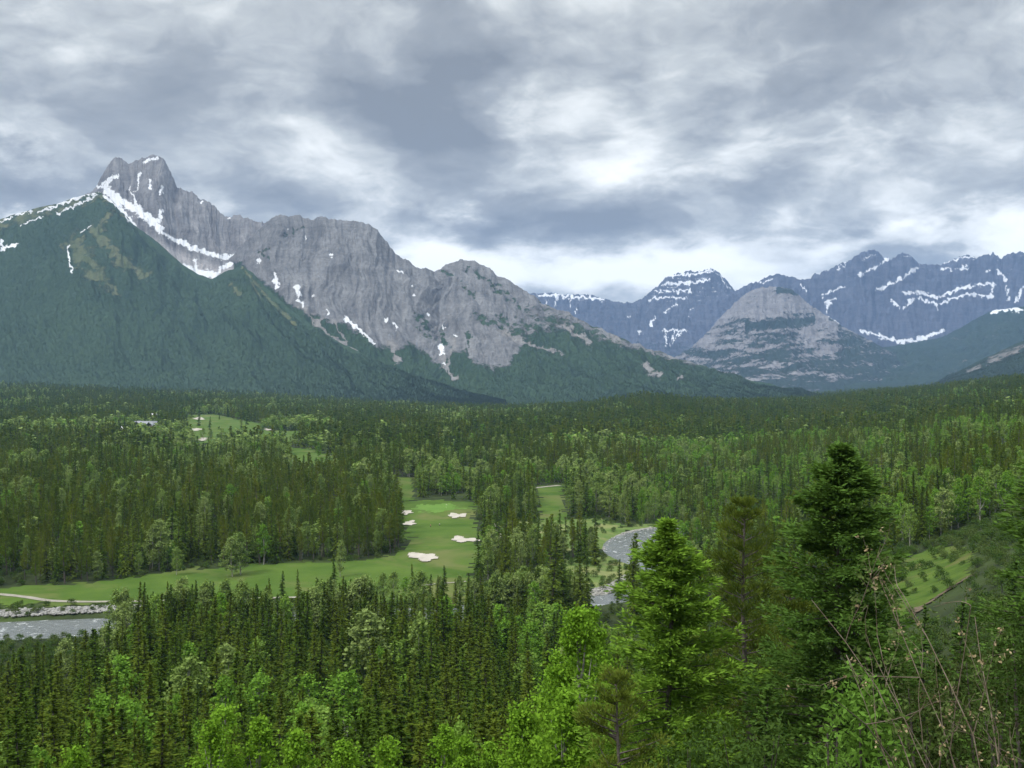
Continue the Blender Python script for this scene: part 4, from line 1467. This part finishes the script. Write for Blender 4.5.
def forest(name, k, label):
    idx = np.where((kind == k) & ~chosen)[0]
    kd = KINDS[k]
    lod = np.where(Y[idx] < 420, 0, np.where(Y[idx] < 1050, 1, 2))
    meshes = [join_mesh('%s_form' % kd, TR, A, M[BARK[kd]], M[LEAF[kd]]) for L in range(3) for TR, A, h in PR[L][kd]]
    cnt = np.array([len(PR[L][kd]) for L in range(3)])
    offs = np.concatenate([[0], np.cumsum(cnt)[:-1]])
    form = offs[lod] + (rng.random(len(idx)) * cnt[lod]).astype(int)
    s = hh[idx] / nomh[idx]
    w = s * (.85 + .35 * rng.random(len(idx))) * np.where(lod == 2, 1.42, np.where(lod == 1, 1.1, 1.0))
    return scatter_object(name, X[idx], Y[idx], Z[idx], form, w, s, meshes, label, 'forest')


forest('spruce_forest', 0, 'dark green spruce forest filling the whole valley floor')
forest('pine_forest', 1, 'olive green pines mixed through the valley forest')
forest('aspen_wood', 2, 'bright green aspens mixed through the right hillside forest')
forest('poplar_wood', 3, 'pale green poplars mixed through the valley forest')
sx_ = np.concatenate([p[np.random.default_rng(1).choice(len(p), min(len(p), c), replace=False)] for p, c in SLOPE])
sx_[:, 0] += (rng.random(len(sx_)) - .5) * 5
ss_ = .26 + .22 * rng.random(len(sx_))
M['far_spruce'] = leaf_mat('far_spruce_needles', (0.030, 0.052, 0.030), (0.046, 0.074, 0.038), None, 0.2)
scatter_object('mountain_forest', sx_[:, 0], sx_[:, 1], sx_[:, 2], (rng.random(len(sx_)) * 4).astype(int), ss_ * 1.5, ss_,
               [join_mesh('slope_spruce_form', TR, A, M['bark'], M['far_spruce']) for TR, A, h in PR[2]['spruce']], 'far dark spruce forest covering the lower mountain slopes', 'forest')
print('TREES', n, {KINDS[k]: (len(sel[k]), int((kind == k).sum())) for k in range(4)})
# ------------------------------------------------------------------ undergrowth: low leafy scrub nobody could count
def bush(rg, H=2.0, R=1.2, clusters=26, leaves=22, leaf=.12, csize=.5, stems=6):
    A, TR = Acc(), Acc()
    ce = []
    for i in range(clusters):
        a, q, t = rg.random() * 6.283, rg.random() ** .6, rg.random() ** .7
        ce.append((math.cos(a) * R * q * (1.1 - .6 * t), math.sin(a) * R * q * (1.1 - .6 * t), H * (.18 + .82 * t)))
    ce = np.array(ce)
    nn = len(ce)
    o = rg.normal(size=(nn, leaves, 3)) * .5 * csize
    C = ce[:, None] + o
    C[..., 2] = np.maximum(C[..., 2], .05)
    d = unit(rg.normal(size=(nn, leaves, 3)) + np.array([0, 0, .45]))
    sv = unit(np.cross(d, rg.normal(size=(nn, leaves, 3))))
    ln = leaf * (.6 + .7 * rg.random((nn, leaves, 1)))
    V, Q = cards(C.reshape(-1, 3), (d * ln).reshape(-1, 3), (sv * ln * .42).reshape(-1, 3))
    A.add(V, Q, np.repeat(np.clip(rg.random((nn, 1)) * .5 + rg.random((nn, leaves)) * .5, 0, 1).reshape(-1), 4))
    for i in range(stems):
        c = ce[rg.integers(nn)]
        TR.add(*tube([(0.1 * c[0], .1 * c[1], -.1), (c[0] * .55, c[1] * .55, c[2] * .55), tuple(c)], [.03, .02, .008], 4))
    return TR, A


M['shrub'] = leaf_mat('shrub_leaves', (0.028, 0.060, 0.012), (0.085, 0.145, 0.028), (0.12, 0.145, 0.05), 0.28)
M['willow'] = leaf_mat('willow_leaves', (0.08, 0.17, 0.02), (0.17, 0.31, 0.05), None, 0.35)
M['dark_shrub'] = leaf_mat('dark_shrub_leaves', (0.008, 0.020, 0.004), (0.036, 0.066, 0.012), (0.06, 0.06, 0.018), 0.15)
gb = np.random.default_rng(55)
bush_forms = [join_mesh('bush_form', *bush(gb, 2.2, 1.4, 26, 18, .17, .5), M['bark'], M['shrub']) for i in range(4)]
bx = []
for (d0, d1, st) in ((46, 130, 2.6), (130, 330, 3.6), (330, 620, 6.0)):
    ys = np.arange(d0, d1, st)
    xs = np.arange(-d1 * .6, d1 * .6, st)
    a, b = np.meshgrid(xs, ys)
    a = a + (rng.random(a.shape) - .5) * st
    b = b + (rng.random(a.shape) - .5) * st
    m = np.abs(a) < b * .58
    bx.append(np.stack([a[m], b[m]], -1))
bx = np.concatenate(bx)
bpx = 512 + bx[:, 0] / bx[:, 1] * FPX
m = (river_dist(bx[:, 0], bx[:, 1]) > 4) & ~((bpx > 880) & (bpx < 990) & (bx[:, 1] > 190) & (bx[:, 1] < 242) & (rng.random(len(bx)) < .8))
for poly, mg in CLEAR:
    ins = in_poly(bx[:, 0], bx[:, 1], poly)
    if poly is HILL_OPEN:
        ins &= rng.random(len(ins)) < .80
    elif any(poly is p for p, mt in MEADOWS if mt == 'rough'):
        ins &= rng.random(len(ins)) < .35
    elif mg == 0:
        ins &= False
    m &= ~ins
bx = bx[m]
bz = ground_z(bx[:, 0], bx[:, 1])
bs = (.55 + .8 * rng.random(len(bx)))
scatter_object('undergrowth', bx[:, 0], bx[:, 1], bz, (rng.random(len(bx)) * 4).astype(int), bs * 1.1, bs, bush_forms, 'low leafy scrub covering the ground between the trees', 'undergrowth')

# ------------------------------------------------------------------ foreground trees
gh = np.random.default_rng(77)
M['spruce_new'] = leaf_mat('spruce_fresh_needles', (0.045, 0.110, 0.012), (0.235, 0.400, 0.042), None, 0.34)
M['spruce_old'] = leaf_mat('spruce_deep_needles', (0.024, 0.062, 0.012), (0.105, 0.195, 0.030), None, 0.22)
M['pine_olive'] = leaf_mat('pine_olive_needles', (0.045, 0.075, 0.010), (0.150, 0.190, 0.026), None, 0.22)
M['aspen_bright'] = leaf_mat('aspen_spring_leaves', (0.11, 0.230, 0.014), (0.24, 0.43, 0.036), None, 0.38)


def bough_spruce(rg, H, R, levels=30, per=8, clumps=6, sprays=34, taper=.66, size=.30, clen=.12, rise=.5, droop=.22):
    """open-grown spruce: every bough carries a row of needle clumps, upturned at the tip"""
    A = Acc()
    TR, axis = trunk_acc(H, .011 * H + .03, rg, .012)
    n = levels * per
    t = np.clip(np.repeat(np.linspace(.0, .985, levels) ** .92, per) + (rg.random(n) - .5) / levels, 0, .985)
    az = rg.random(n) * 6.283
    side = 1 + .22 * np.sin(az * 2 + 5 * t) + .10 * np.sin(az * 3 + 11 * t)
    r = R * (1 - t) ** taper * side * (.62 + .5 * rg.random(n)) + .08
    r = r * np.clip((1 - t) * H / 1.8, .3, 1) ** .5
    b = axis(H * (.03 + .97 * t))
    out = np.stack([np.cos(az), np.sin(az), np.zeros(n)], -1)
    sdv = np.stack([-np.sin(az), np.cos(az), np.zeros(n)], -1)
    base_p = -droop + (droop + rise) * t ** 1.5
    for c in range(clumps):
        keep = rg.random(n) < (1.0 if c > 1 else .45)
        f = ((c + .35 + .6 * rg.random(n)) / clumps)
        lat = (rg.random(n) - .5) * .55 * r * (1.1 - f)
        C0 = b + out * (r * f)[:, None] + sdv * lat[:, None]
        C0[:, 2] += r * f * base_p + r * .16 * (f ** 3) - r * .10 * f
        C0, oo, ss, tt, rr = C0[keep], out[keep], sdv[keep], t[keep], r[keep]
        m = len(C0)
        sz = size * (.45 + .55 * np.clip(rr / (R * .55), 0, 1)) * (.75 + .5 * rg.random(m))
        o = rg.normal(size=(m, sprays, 3)) * np.array([.6, .6, .30])
        C = C0[:, None] + o * sz[:, None, None]
        d = unit(oo[:, None] * .8 + o * .7 + ss[:, None] * rg.normal(size=(m, sprays, 1)) * .5 + np.array([0, 0, .15]))
        sv = unit(np.cross(d, rg.normal(size=(m, sprays, 3)) * .7 + np.array([0, 0, .6])))
        ln = clen * (.6 + .7 * rg.random((m, sprays, 1)))
        V, Q = cards(C.reshape(-1, 3), (d * ln).reshape(-1, 3), (sv * ln * .30).reshape(-1, 3))
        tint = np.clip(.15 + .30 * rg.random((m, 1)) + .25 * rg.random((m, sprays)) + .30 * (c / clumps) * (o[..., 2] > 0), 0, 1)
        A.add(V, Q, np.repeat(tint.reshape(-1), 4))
    for i in range(0, n, 2):
        e = b[i] + out[i] * r[i] * .8 + np.array([0, 0, r[i] * .8 * (base_p[i] - .03)])
        TR.add(*tube([b[i], (b[i] + e) / 2, e], [.035, .022, .008], 4))
    return TR, A


def at(px, D):
    return (px - 512) / FPX * D, D


def hero(name, px, D, top, built, mats, label, cat, base=None, rz=0.0):
    """built(H) -> (TR, A); top = row of its tip"""
    x, y = at(px, D)
    z = float(ground_z(x, y)) - .2 if base is None else base
    H = (HZ - top) / FPX * D - z
    TR, A = built(H)
    r = empty(name, (x, y, z), rz)
    tag(r, label, cat)
    obj('trunk', TR.mesh('trunk', mats[0]), r)
    obj('crown', A.mesh('crown', mats[1]), r)
    return r


hero('spruce_tree', 662, 38, 517, lambda H: bough_spruce(gh, H, 6.2, 32, 9, 7, 40, .88, .36, .125), (M['bark'], M['spruce_new']),
     'bright fresh green spruce with layered boughs in front of the river bend', 'spruce', rz=1.0)
hero('spruce_tree', 834, 36, 443, lambda H: bough_spruce(gh, H, 5.3, 40, 9, 7, 38, .62, .34, .12, .45, .26), (M['bark'], M['spruce_old']),
     'tallest dark foreground spruce rising over the right hillside', 'spruce', rz=2.2)
hero('pine_tree', 749, 43, 500, lambda H: pine(gh, H, 2.7, .36, 20, 7, 110, .11, .24, .50), (M['bark'], M['pine_olive']),
     'olive brown pine with bare lower trunk between the two foreground spruces', 'pine')
hero('pine_tree', 612, 30, 676, lambda H: pine(gh, H, 2.2, .12, 15, 7, 100, .09, .24, .40), (M['bark'], M['pine_olive']),
     'young olive pine at the bottom edge below the bright spruce', 'pine')
hero('pine_tree', 797, 47, 560, lambda H: pine(gh, H, 2.3, .30, 18, 7, 90, .12, .26, .5), (M['bark'], M['pine_olive']),
     'shaded olive pine half hidden behind the tallest foreground spruce', 'pine')
hero('spruce_tree', 1068, 19, 400, lambda H: bough_spruce(gh, H, 1.7, 30, 8, 5, 34, .66, .20, .075), (M['bark'], M['spruce_old']),
     'dark spruce whose boughs reach in at the right edge of the view', 'spruce')
for px, D, top, R, lab in ((575, 45, 618, 1.9, 'bright green aspen, tallest of the clump left of the bright spruce'), (548, 47, 655, 1.7, 'bright green aspen at the left of the foreground clump'),
                           (603, 49, 606, 1.6, 'bright green aspen right against the bright spruce'), (562, 41, 690, 1.6, 'low bright green aspen in front of the foreground clump'),
                           (530, 44, 716, 1.5, 'lowest bright green aspen at the left foot of the clump')):
    hero('aspen_tree', px, D, top, lambda H: broadleaf(gh, H, R, .2, 170, 60, .085, .42, limbs=14), (M['pale_bark'], M['aspen_bright']), lab, 'aspen')
for px, D, top, R, lab in ((228, 60, 702, 1.7, 'bright green aspen, tallest at the bottom left edge'), (205, 58, 722, 1.3, 'bright green aspen sapling left of the tallest bottom left aspen'),
                           (262, 60, 716, 1.4, 'bright green aspen right of the tallest bottom left aspen'), (302, 57, 736, 1.5, 'bright green aspen at the bottom edge, left of centre'),
                           (352, 56, 742, 1.5, 'bright green aspen at the bottom edge between two others'), (382, 56, 740, 1.5, 'pale-topped bright aspen at the bottom edge'),
                           (437, 58, 728, 1.6, 'bright green aspen at the bottom edge below the near stand'), (462, 56, 738, 1.4, 'bright green aspen, right of two at the bottom centre'),
                           (70, 60, 752, 1.3, 'small bright aspen at the bottom left corner'), (497, 58, 742, 1.4, 'slim bright aspen at the bottom edge beside the foreground clump')):
    hero('aspen_tree', px, D, top, lambda H: broadleaf(gh, H, R, .25, 110, 45, .10, .40, limbs=10), (M['pale_bark'], M['aspen_bright']), lab, 'aspen')
for px, D, top, R, lab in ((905, 52, 610, 1.8, 'dark slim spruce right of the tallest foreground spruce'), (930, 60, 606, 1.5, 'slim spruce standing below the dirt bank on the right'),
                           (958, 50, 600, 1.7, 'slim spruce in the thicket behind the bare twigs'), (1012, 55, 560, 1.6, 'spruce rising from the right thicket'),
                           (1034, 44, 545, 1.6, 'spruce in the right thicket nearest the edge'), (880, 46, 640, 1.7, 'short dark spruce at the right foot of the tallest spruce'),
                           (700, 46, 640, 1.7, 'short spruce hidden between the bright spruce and the pine'), (770, 34, 690, 1.6, 'low dark spruce at the foot of the olive pine'),
                           (940, 36, 660, 1.6, 'low dark spruce behind the bare twigs'), (1000, 33, 640, 1.6, 'low dark spruce at the right edge of the thicket')):
    hero('spruce_tree', px, D, top, lambda H: conifer(gh, H, R, .03, 32, 8, 46, .19, .30, .35, .8, gap=.14, irregular=.24), (M['bark'], M['spruce_old']), lab, 'spruce')


def hero_bush(name, px, D, top, R, n, lv, leaf, mat, label, cat='shrub'):
    x, y = at(px, D)
    z = float(ground_z(x, y)) - .1
    H = (HZ - top) / FPX * D - z
    TR, A = bush(gh, H, R, n, lv, leaf, .42 if R > .5 else .24, 12)
    r = empty(name, (x, y, z))
    tag(r, label, cat)
    obj('stems', TR.mesh('stems', M['bark']), r)
    obj('leaves', A.mesh('leaves', mat), r)


hero_bush('willow_shrub', 868, 9.0, 700, .34, 44, 44, .036, M['willow'], 'bright leafy willow shrub at the bottom edge in front of the tallest spruce')
hero_bush('willow_shrub', 835, 9.5, 730, .22, 24, 40, .036, M['willow'], 'small bright willow shrub left of the larger leafy one')
hero_bush('shrub', 925, 15, 690, 1.2, 110, 40, .035, M['dark_shrub'], 'dark leafy shrub at the bottom behind the bare twigs')
hero_bush('shrub', 985, 14, 660, 1.2, 110, 40, .035, M['dark_shrub'], 'taller dark leafy shrub among the twigs at the right')
hero_bush('shrub', 1030, 13, 620, 1.1, 110, 40, .035, M['dark_shrub'], 'dark shrub filling the right edge of the view')
hero_bush('shrub', 755, 22, 735, 1.4, 60, 36, .07, M['shrub'], 'low shrub at the bottom edge under the olive pine')
hero_bush('shrub', 690, 24, 742, 1.4, 60, 36, .07, M['shrub'], 'low shrub at the bottom edge under the bright spruce')

# bare twiggy shrub with seed fluff
M['twig'] = noise_mat('bare_twigs', (0.09, 0.062, 0.042), (0.22, 0.18, 0.14), 9.0, 0.9, 0.1)
M['fluff'] = noise_mat('seed_fluff', (0.16, 0.115, 0.06), (0.36, 0.29, 0.17), 12.0, 0.95, 0.05)


def twig_shrub(name, px, D, stems, label, seed):
    g = np.random.default_rng(seed)
    x, y = at(px, D)
    z = float(ground_z(x, y)) - .1
    TR, FL, LV = Acc(), [], Acc()

    def grow(p, d, L, r, lev):
        k = 7
        pts = [np.array(p)]
        dd = np.array(d)
        for i in range(k):
            dd = unit(dd + g.normal(size=3) * .10)
            pts.append(pts[-1] + dd * L / k)
            if lev < 3 and i >= 1 and g.random() < (.55 if lev < 2 else .35):
                nd = unit(dd + g.normal(size=3) * .75)
                grow(pts[-1], nd, L * (.14 + .20 * g.random()), r * .5, lev + 1)
        TR.add(*tube(pts, np.linspace(r, r * .35, k + 1), 5))
        if lev >= 1:
            for q in range(4 if lev == 1 else 3):
                c = pts[-1 - q % 3] + g.normal(size=3) * .02
                if g.random() < .09:
                    m = 5
                    dv = unit(g.normal(size=(m, 3)))
                    sv = unit(np.cross(dv, g.normal(size=(m, 3))))
                    V, Q = cards(c + g.normal(size=(m, 3)) * .012, dv * .015, sv * .009)
                    f_ = Acc()
                    f_.add(V, Q, .5)
                    FL.append(f_)
                elif g.random() < .35:
                    m = 4
                    dv = unit(g.normal(size=(m, 3)) + [0, 0, .4])
                    sv = unit(np.cross(dv, g.normal(size=(m, 3))))
                    V, Q = cards(c + g.normal(size=(m, 3)) * .03, dv * .022, sv * .010)
                    LV.add(V, Q, g.random())
    for tx, ty, tz, r in stems:       # tip pixel and depth offset
        tip = np.array([(tx - 512) / FPX * (D + tz) - x, tz, (HZ - ty) / FPX * (D + tz) - z])
        grow(np.array([g.normal() * .12, g.normal() * .1, 0]), unit(tip + [0, 0, .06 * np.linalg.norm(tip)]), np.linalg.norm(tip), r, 0)
    r = empty(name, (x, y, z))
    tag(r, label, 'shrub')
    obj('twigs', TR.mesh('twigs', M['twig']), r)
    for f_ in FL[:95]:
        obj('seed_tuft', f_.mesh('seed_tuft', M['fluff']), r)
    obj('leaves', LV.mesh('leaves', M['shrub']), r)


twig_shrub('bare_shrub', 985, 7.5, [(852, 655, -.3, .009), (890, 580, .4, .008), (945, 575, .6, .009), (970, 600, .2, .008), (885, 700, -.4, .007), (925, 640, .2, .008), (905, 660, .1, .007), (955, 650, .3, .007)],
           'bare twiggy shrub with pale seed fluff leaning left at the lower right', 5)
twig_shrub('bare_shrub', 1030, 8.5, [(965, 590, .2, .009), (1000, 560, .5, .009), (1022, 575, .2, .008), (990, 630, .1, .008), (1015, 660, 0, .008), (975, 680, .2, .007)],
           'bare reddish twiggy shrub with tan leaves rising at the right edge', 9)

# ------------------------------------------------------------------ stones along the river
def stones(name, pts, count, label, smin=.5, smax=1.3):
    P = catmull(pts, 12)
    g = np.random.default_rng(len(name) + count)
    Vs, Ts, n0 = [], [], 0
    ph = (1 + 5 ** .5) / 2
    ico = unit(np.array([(-1, ph, 0), (1, ph, 0), (-1, -ph, 0), (1, -ph, 0), (0, -1, ph), (0, 1, ph), (0, -1, -ph), (0, 1, -ph), (ph, 0, -1), (ph, 0, 1), (-ph, 0, -1), (-ph, 0, 1)]))
    tri = np.array([(0, 11, 5), (0, 5, 1), (0, 1, 7), (0, 7, 10), (0, 10, 11), (1, 5, 9), (5, 11, 4), (11, 10, 2), (10, 7, 6), (7, 1, 8), (3, 9, 4), (3, 4, 2), (3, 2, 6), (3, 6, 8), (3, 8, 9), (4, 9, 5), (2, 4, 11), (6, 2, 10), (8, 6, 7), (9, 8, 1)])
    for i in range(count):
        k = g.integers(len(P))
        x, y = P[k, 0] + (g.random() - .5) * P[k, 2], P[k, 1] + (g.random() - .5) * P[k, 2]
        s = smin + (smax - smin) * g.random() ** 2
        v = ico * (1 + .25 * g.normal(size=(12, 1))) * s * np.array([1.2, .9, .65]) * .5
        a = g.random() * 6.28
        v = v @ np.array([[math.cos(a), -math.sin(a), 0], [math.sin(a), math.cos(a), 0], [0, 0, 1]])
        Vs.append(v + [x, y, float(ground_z(x, y)) + .3 + s * .1])
        Ts.append(tri + n0)
        n0 += 12
    tag(obj(name, mesh_np(name, np.concatenate(Vs), None, np.concatenate(Ts), [M['stone']])), label, 'stones', kind='stuff')


stones('riprap', [(*flat(-40, 616), 11), (*flat(0, 615), 11), (*flat(50, 613), 11), (*flat(97, 611), 10), (*flat(130, 609), 8)], 1100, 'pale boulders lining the far bank of the left river reach', .7, 1.8)
stones('riprap', [(*flat(606, 548), 3), (*flat(614, 539), 4), (*flat(630, 532), 4), (*flat(655, 527), 4)], 260, 'pale boulders lining the far bank of the river bend', .7, 1.7)
stones('riprap', [(*flat(575, 600), 5), (*flat(592, 595), 6), (*flat(606, 590), 6), (*flat(622, 585), 5)], 260, 'cobbles on the gravel bar by the lower river reach', .4, 1.1)

# ------------------------------------------------------------------ golfers, flag, club house
def solid(name, rgb, rough=.8):
    m, T, out = new_mat(name)
    P = T.node('ShaderNodeNewGeometry').outputs['Position']
    n = T.noise(P, 3.0, 4.0)
    principled(T, out, T.mix(n, tuple(c * .85 for c in rgb), tuple(min(1, c * 1.12) for c in rgb)), rough, .3)
    return m


def skinned(name, joints, edges, mat, parent, root=0):
    me = bpy.data.meshes.new(name)
    me.from_pydata([j[:3] for j in joints], edges, [])
    me.materials.append(mat)
    o = obj(name, me, parent)
    md = o.modifiers.new('skin', 'SKIN')
    for i, j in enumerate(joints):
        me.skin_vertices[0].data[i].radius = (j[3], j[4] if len(j) > 4 else j[3])
    me.skin_vertices[0].data[root].use_root = True
    sb = o.modifiers.new('sub', 'SUBSURF')
    sb.levels = sb.render_levels = 1
    return o


SKIN = solid('skin', (.45, .28, .2))
DARK = solid('dark_cloth', (.05, .05, .07))


def person(px, py, shirt, label, rz):
    x, y = flat(px, py)
    r = empty('person', (x, y, float(ground_z(x, y)) + .15), rz)
    tag(r, label, 'person')
    J = [(0, 0, .95, .15, .11), (0, 0, 1.2, .15, .10), (0, 0, 1.42, .17, .10), (0, 0, 1.53, .055), (0, .01, 1.62, .085, .10), (0, .01, 1.72, .075, .09),
         (.2, 0, 1.40, .06), (.27, .03, 1.12, .045), (.25, .18, .90, .035), (.24, .22, .80, .03), (-.2, 0, 1.40, .06), (-.27, .03, 1.12, .045), (-.25, .15, .88, .035), (-.24, .19, .78, .03),
         (.1, 0, .86, .09), (.12, .02, .48, .065), (.13, -.02, .08, .045), (.13, .14, .04, .04), (-.1, 0, .86, .09), (-.13, .03, .48, .065), (-.15, 0, .08, .045), (-.16, .16, .04, .04)]
    E = [(0, 1), (1, 2), (2, 3), (3, 4), (4, 5), (2, 6), (6, 7), (7, 8), (8, 9), (2, 10), (10, 11), (11, 12), (12, 13), (0, 14), (14, 15), (15, 16), (16, 17), (0, 18), (18, 19), (19, 20), (20, 21)]
    skinned('body', J, E, SKIN, r)
    skinned('shirt', [(0, 0, .93, .175, .135), (0, 0, 1.2, .175, .125), (0, 0, 1.43, .19, .12), (.21, 0, 1.41, .075), (.26, .02, 1.2, .065), (-.21, 0, 1.41, .075), (-.26, .02, 1.2, .065)],
            [(0, 1), (1, 2), (2, 3), (3, 4), (2, 5), (5, 6)], shirt, r)
    skinned('trousers', [(0, 0, .93, .17, .13), (.1, 0, .84, .105), (.12, .02, .48, .082), (.13, -.01, .12, .065), (-.1, 0, .84, .105), (-.13, .03, .48, .082), (-.15, 0, .12, .065)],
            [(0, 1), (1, 2), (2, 3), (0, 4), (4, 5), (5, 6)], DARK, r)
    skinned('hair', [(0, -.015, 1.70, .085, .10), (0, -.01, 1.77, .07, .08)], [(0, 1)], solid('dark_hair', (.04, .03, .02)), r)


person(430.5, 527.5, solid('red_cloth', (.45, .05, .04)), 'person in a red top and dark trousers standing on the fairway', 1.0)
person(439.5, 526.0, solid('white_cloth', (.8, .8, .78)), 'person in a white top standing on the fairway right of the one in red', -2.0)

fx, fy = flat(446, 508)
fg = empty('flagstick', (fx, fy, float(ground_z(fx, fy)) + .2))
tag(fg, 'thin flagstick with a small pale flag on the putting green', 'flag')
A_ = Acc()
A_.add(*tube([(0, 0, 0), (0, 0, 1.2), (0, 0, 2.4)], [.025, .025, .02], 6))
obj('pole', A_.mesh('pole', solid('flag_pole', (.8, .8, .75))), fg)
A_ = Acc()
fv = np.array([(.02 + .55 * i / 5, .05 * math.sin(i * 1.3) + s * .012, 2.38 - .36 * j) for s in (0, 1) for j in (0, 1) for i in range(6)])
fq = [(s * 12 + i, s * 12 + i + 1, s * 12 + 6 + i + 1, s * 12 + 6 + i) for s in (0, 1) for i in range(5)]
A_.add(fv, fq)
obj('flag', A_.mesh('flag', solid('flag_cloth', (.75, .7, .5))), fg)

ROOF = noise_mat('grey_shingle_roof', (.16, .17, .18), (.30, .31, .33), .6, .8, .3)
PALE_ROOF = noise_mat('pale_metal_roof', (.5, .5, .48), (.62, .62, .6), .6, .6, .3)
WALL = noise_mat('brown_timber_wall', (.12, .085, .06), (.20, .15, .11), .5, .8, .2)
GLASS = solid('window_glass', (.03, .035, .04), .1)


def boxm(x0, x1, y0, y1, z0, z1):
    V = [(x, y, z) for z in (z0, z1) for y in (y0, y1) for x in (x0, x1)]
    return np.array(V, float), np.array([(0, 2, 3, 1), (4, 5, 7, 6), (0, 1, 5, 4), (2, 6, 7, 3), (0, 4, 6, 2), (1, 3, 7, 5)])


def gable(cx, cy, lx, ly, z, h, along='x', over=.8, th=.35):
    """two pitched slabs"""
    out = []
    for sgn in (-1, 1):
        prof = [(0, h), (sgn * (ly / 2 + over), -.25 * h * over / 2), (sgn * (ly / 2 + over), -.25 * h * over / 2 - th), (0, h - th)]
        V = []
        for e in (-lx / 2 - over, lx / 2 + over):
            for (p, q) in prof:
                V.append((cx + e, cy + p, z + q) if along == 'x' else (cx + p, cy + e, z + q))
        out.append((np.array(V), np.array([(0, 1, 2, 3), (4, 7, 6, 5), (0, 4, 5, 1), (1, 5, 6, 2), (2, 6, 7, 3), (3, 7, 4, 0)])))
    return out


def lodge(px, D, wings, roofmat, label, name='club_house'):
    x, y = at(px, D)
    r = empty(name, (x, y, float(ground_z(x, y)) - .3))
    tag(r, label, 'building')
    for (cx, cy, lx, ly, wh, rh, al) in wings:
        w = Acc()
        hx, hy = (lx / 2, ly / 2) if al == 'x' else (ly / 2, lx / 2)
        w.add(*boxm(cx - hx, cx + hx, cy - hy, cy + hy, 0, wh))
        # gable ends
        for e in (-1, 1):
            if al == 'x':
                V = [(cx + e * (hx - .2 * k), cy + p, z) for k in (0, 1) for p, z in ((-hy, wh), (hy, wh), (0, wh + rh * .95))]
            else:
                V = [(cx + p, cy + e * (hy - .2 * k), z) for k in (0, 1) for p, z in ((-hx, wh), (hx, wh), (0, wh + rh * .95))]
            w.add(np.array(V), [(0, 1, 2, 2), (3, 5, 4, 4)] if False else [(0, 1, 4, 3), (1, 2, 5, 4), (2, 0, 3, 5)])
        obj('wall', w.mesh('wall', WALL), r)
        ro = Acc()
        for V, Q in gable(cx, cy, lx, ly, wh, rh, al):
            ro.add(V, Q)
        obj('roof', ro.mesh('roof', roofmat), r)
        k = max(2, int(hx / 3))
        for i in range(k):
            wx = cx - hx + (i + .5) * 2 * hx / k
            a = Acc()
            a.add(*boxm(wx - .8, wx + .8, cy - hy - .06, cy - hy - .01, wh * .35, wh * .8))
            obj('window', a.mesh('window', GLASS), r)


lodge(146, 1560, [(0, 0, 34, 15, 8, 6.5, 'x'), (-10, -6, 16, 11, 9, 6, 'y'), (9, -6, 14, 10, 8, 5.5, 'y')], ROOF, 'large grey-roofed club house with gables among the trees on the far left')
lodge(124, 1480, [(0, 0, 17, 9, 7, 3.5, 'x')], PALE_ROOF, 'low pale-roofed building left of the grey-roofed club house', 'house')
lodge(153, 1900, [(0, 0, 14, 9, 9, 4, 'x')], PALE_ROOF, 'small pale building behind the grey-roofed club house', 'house')
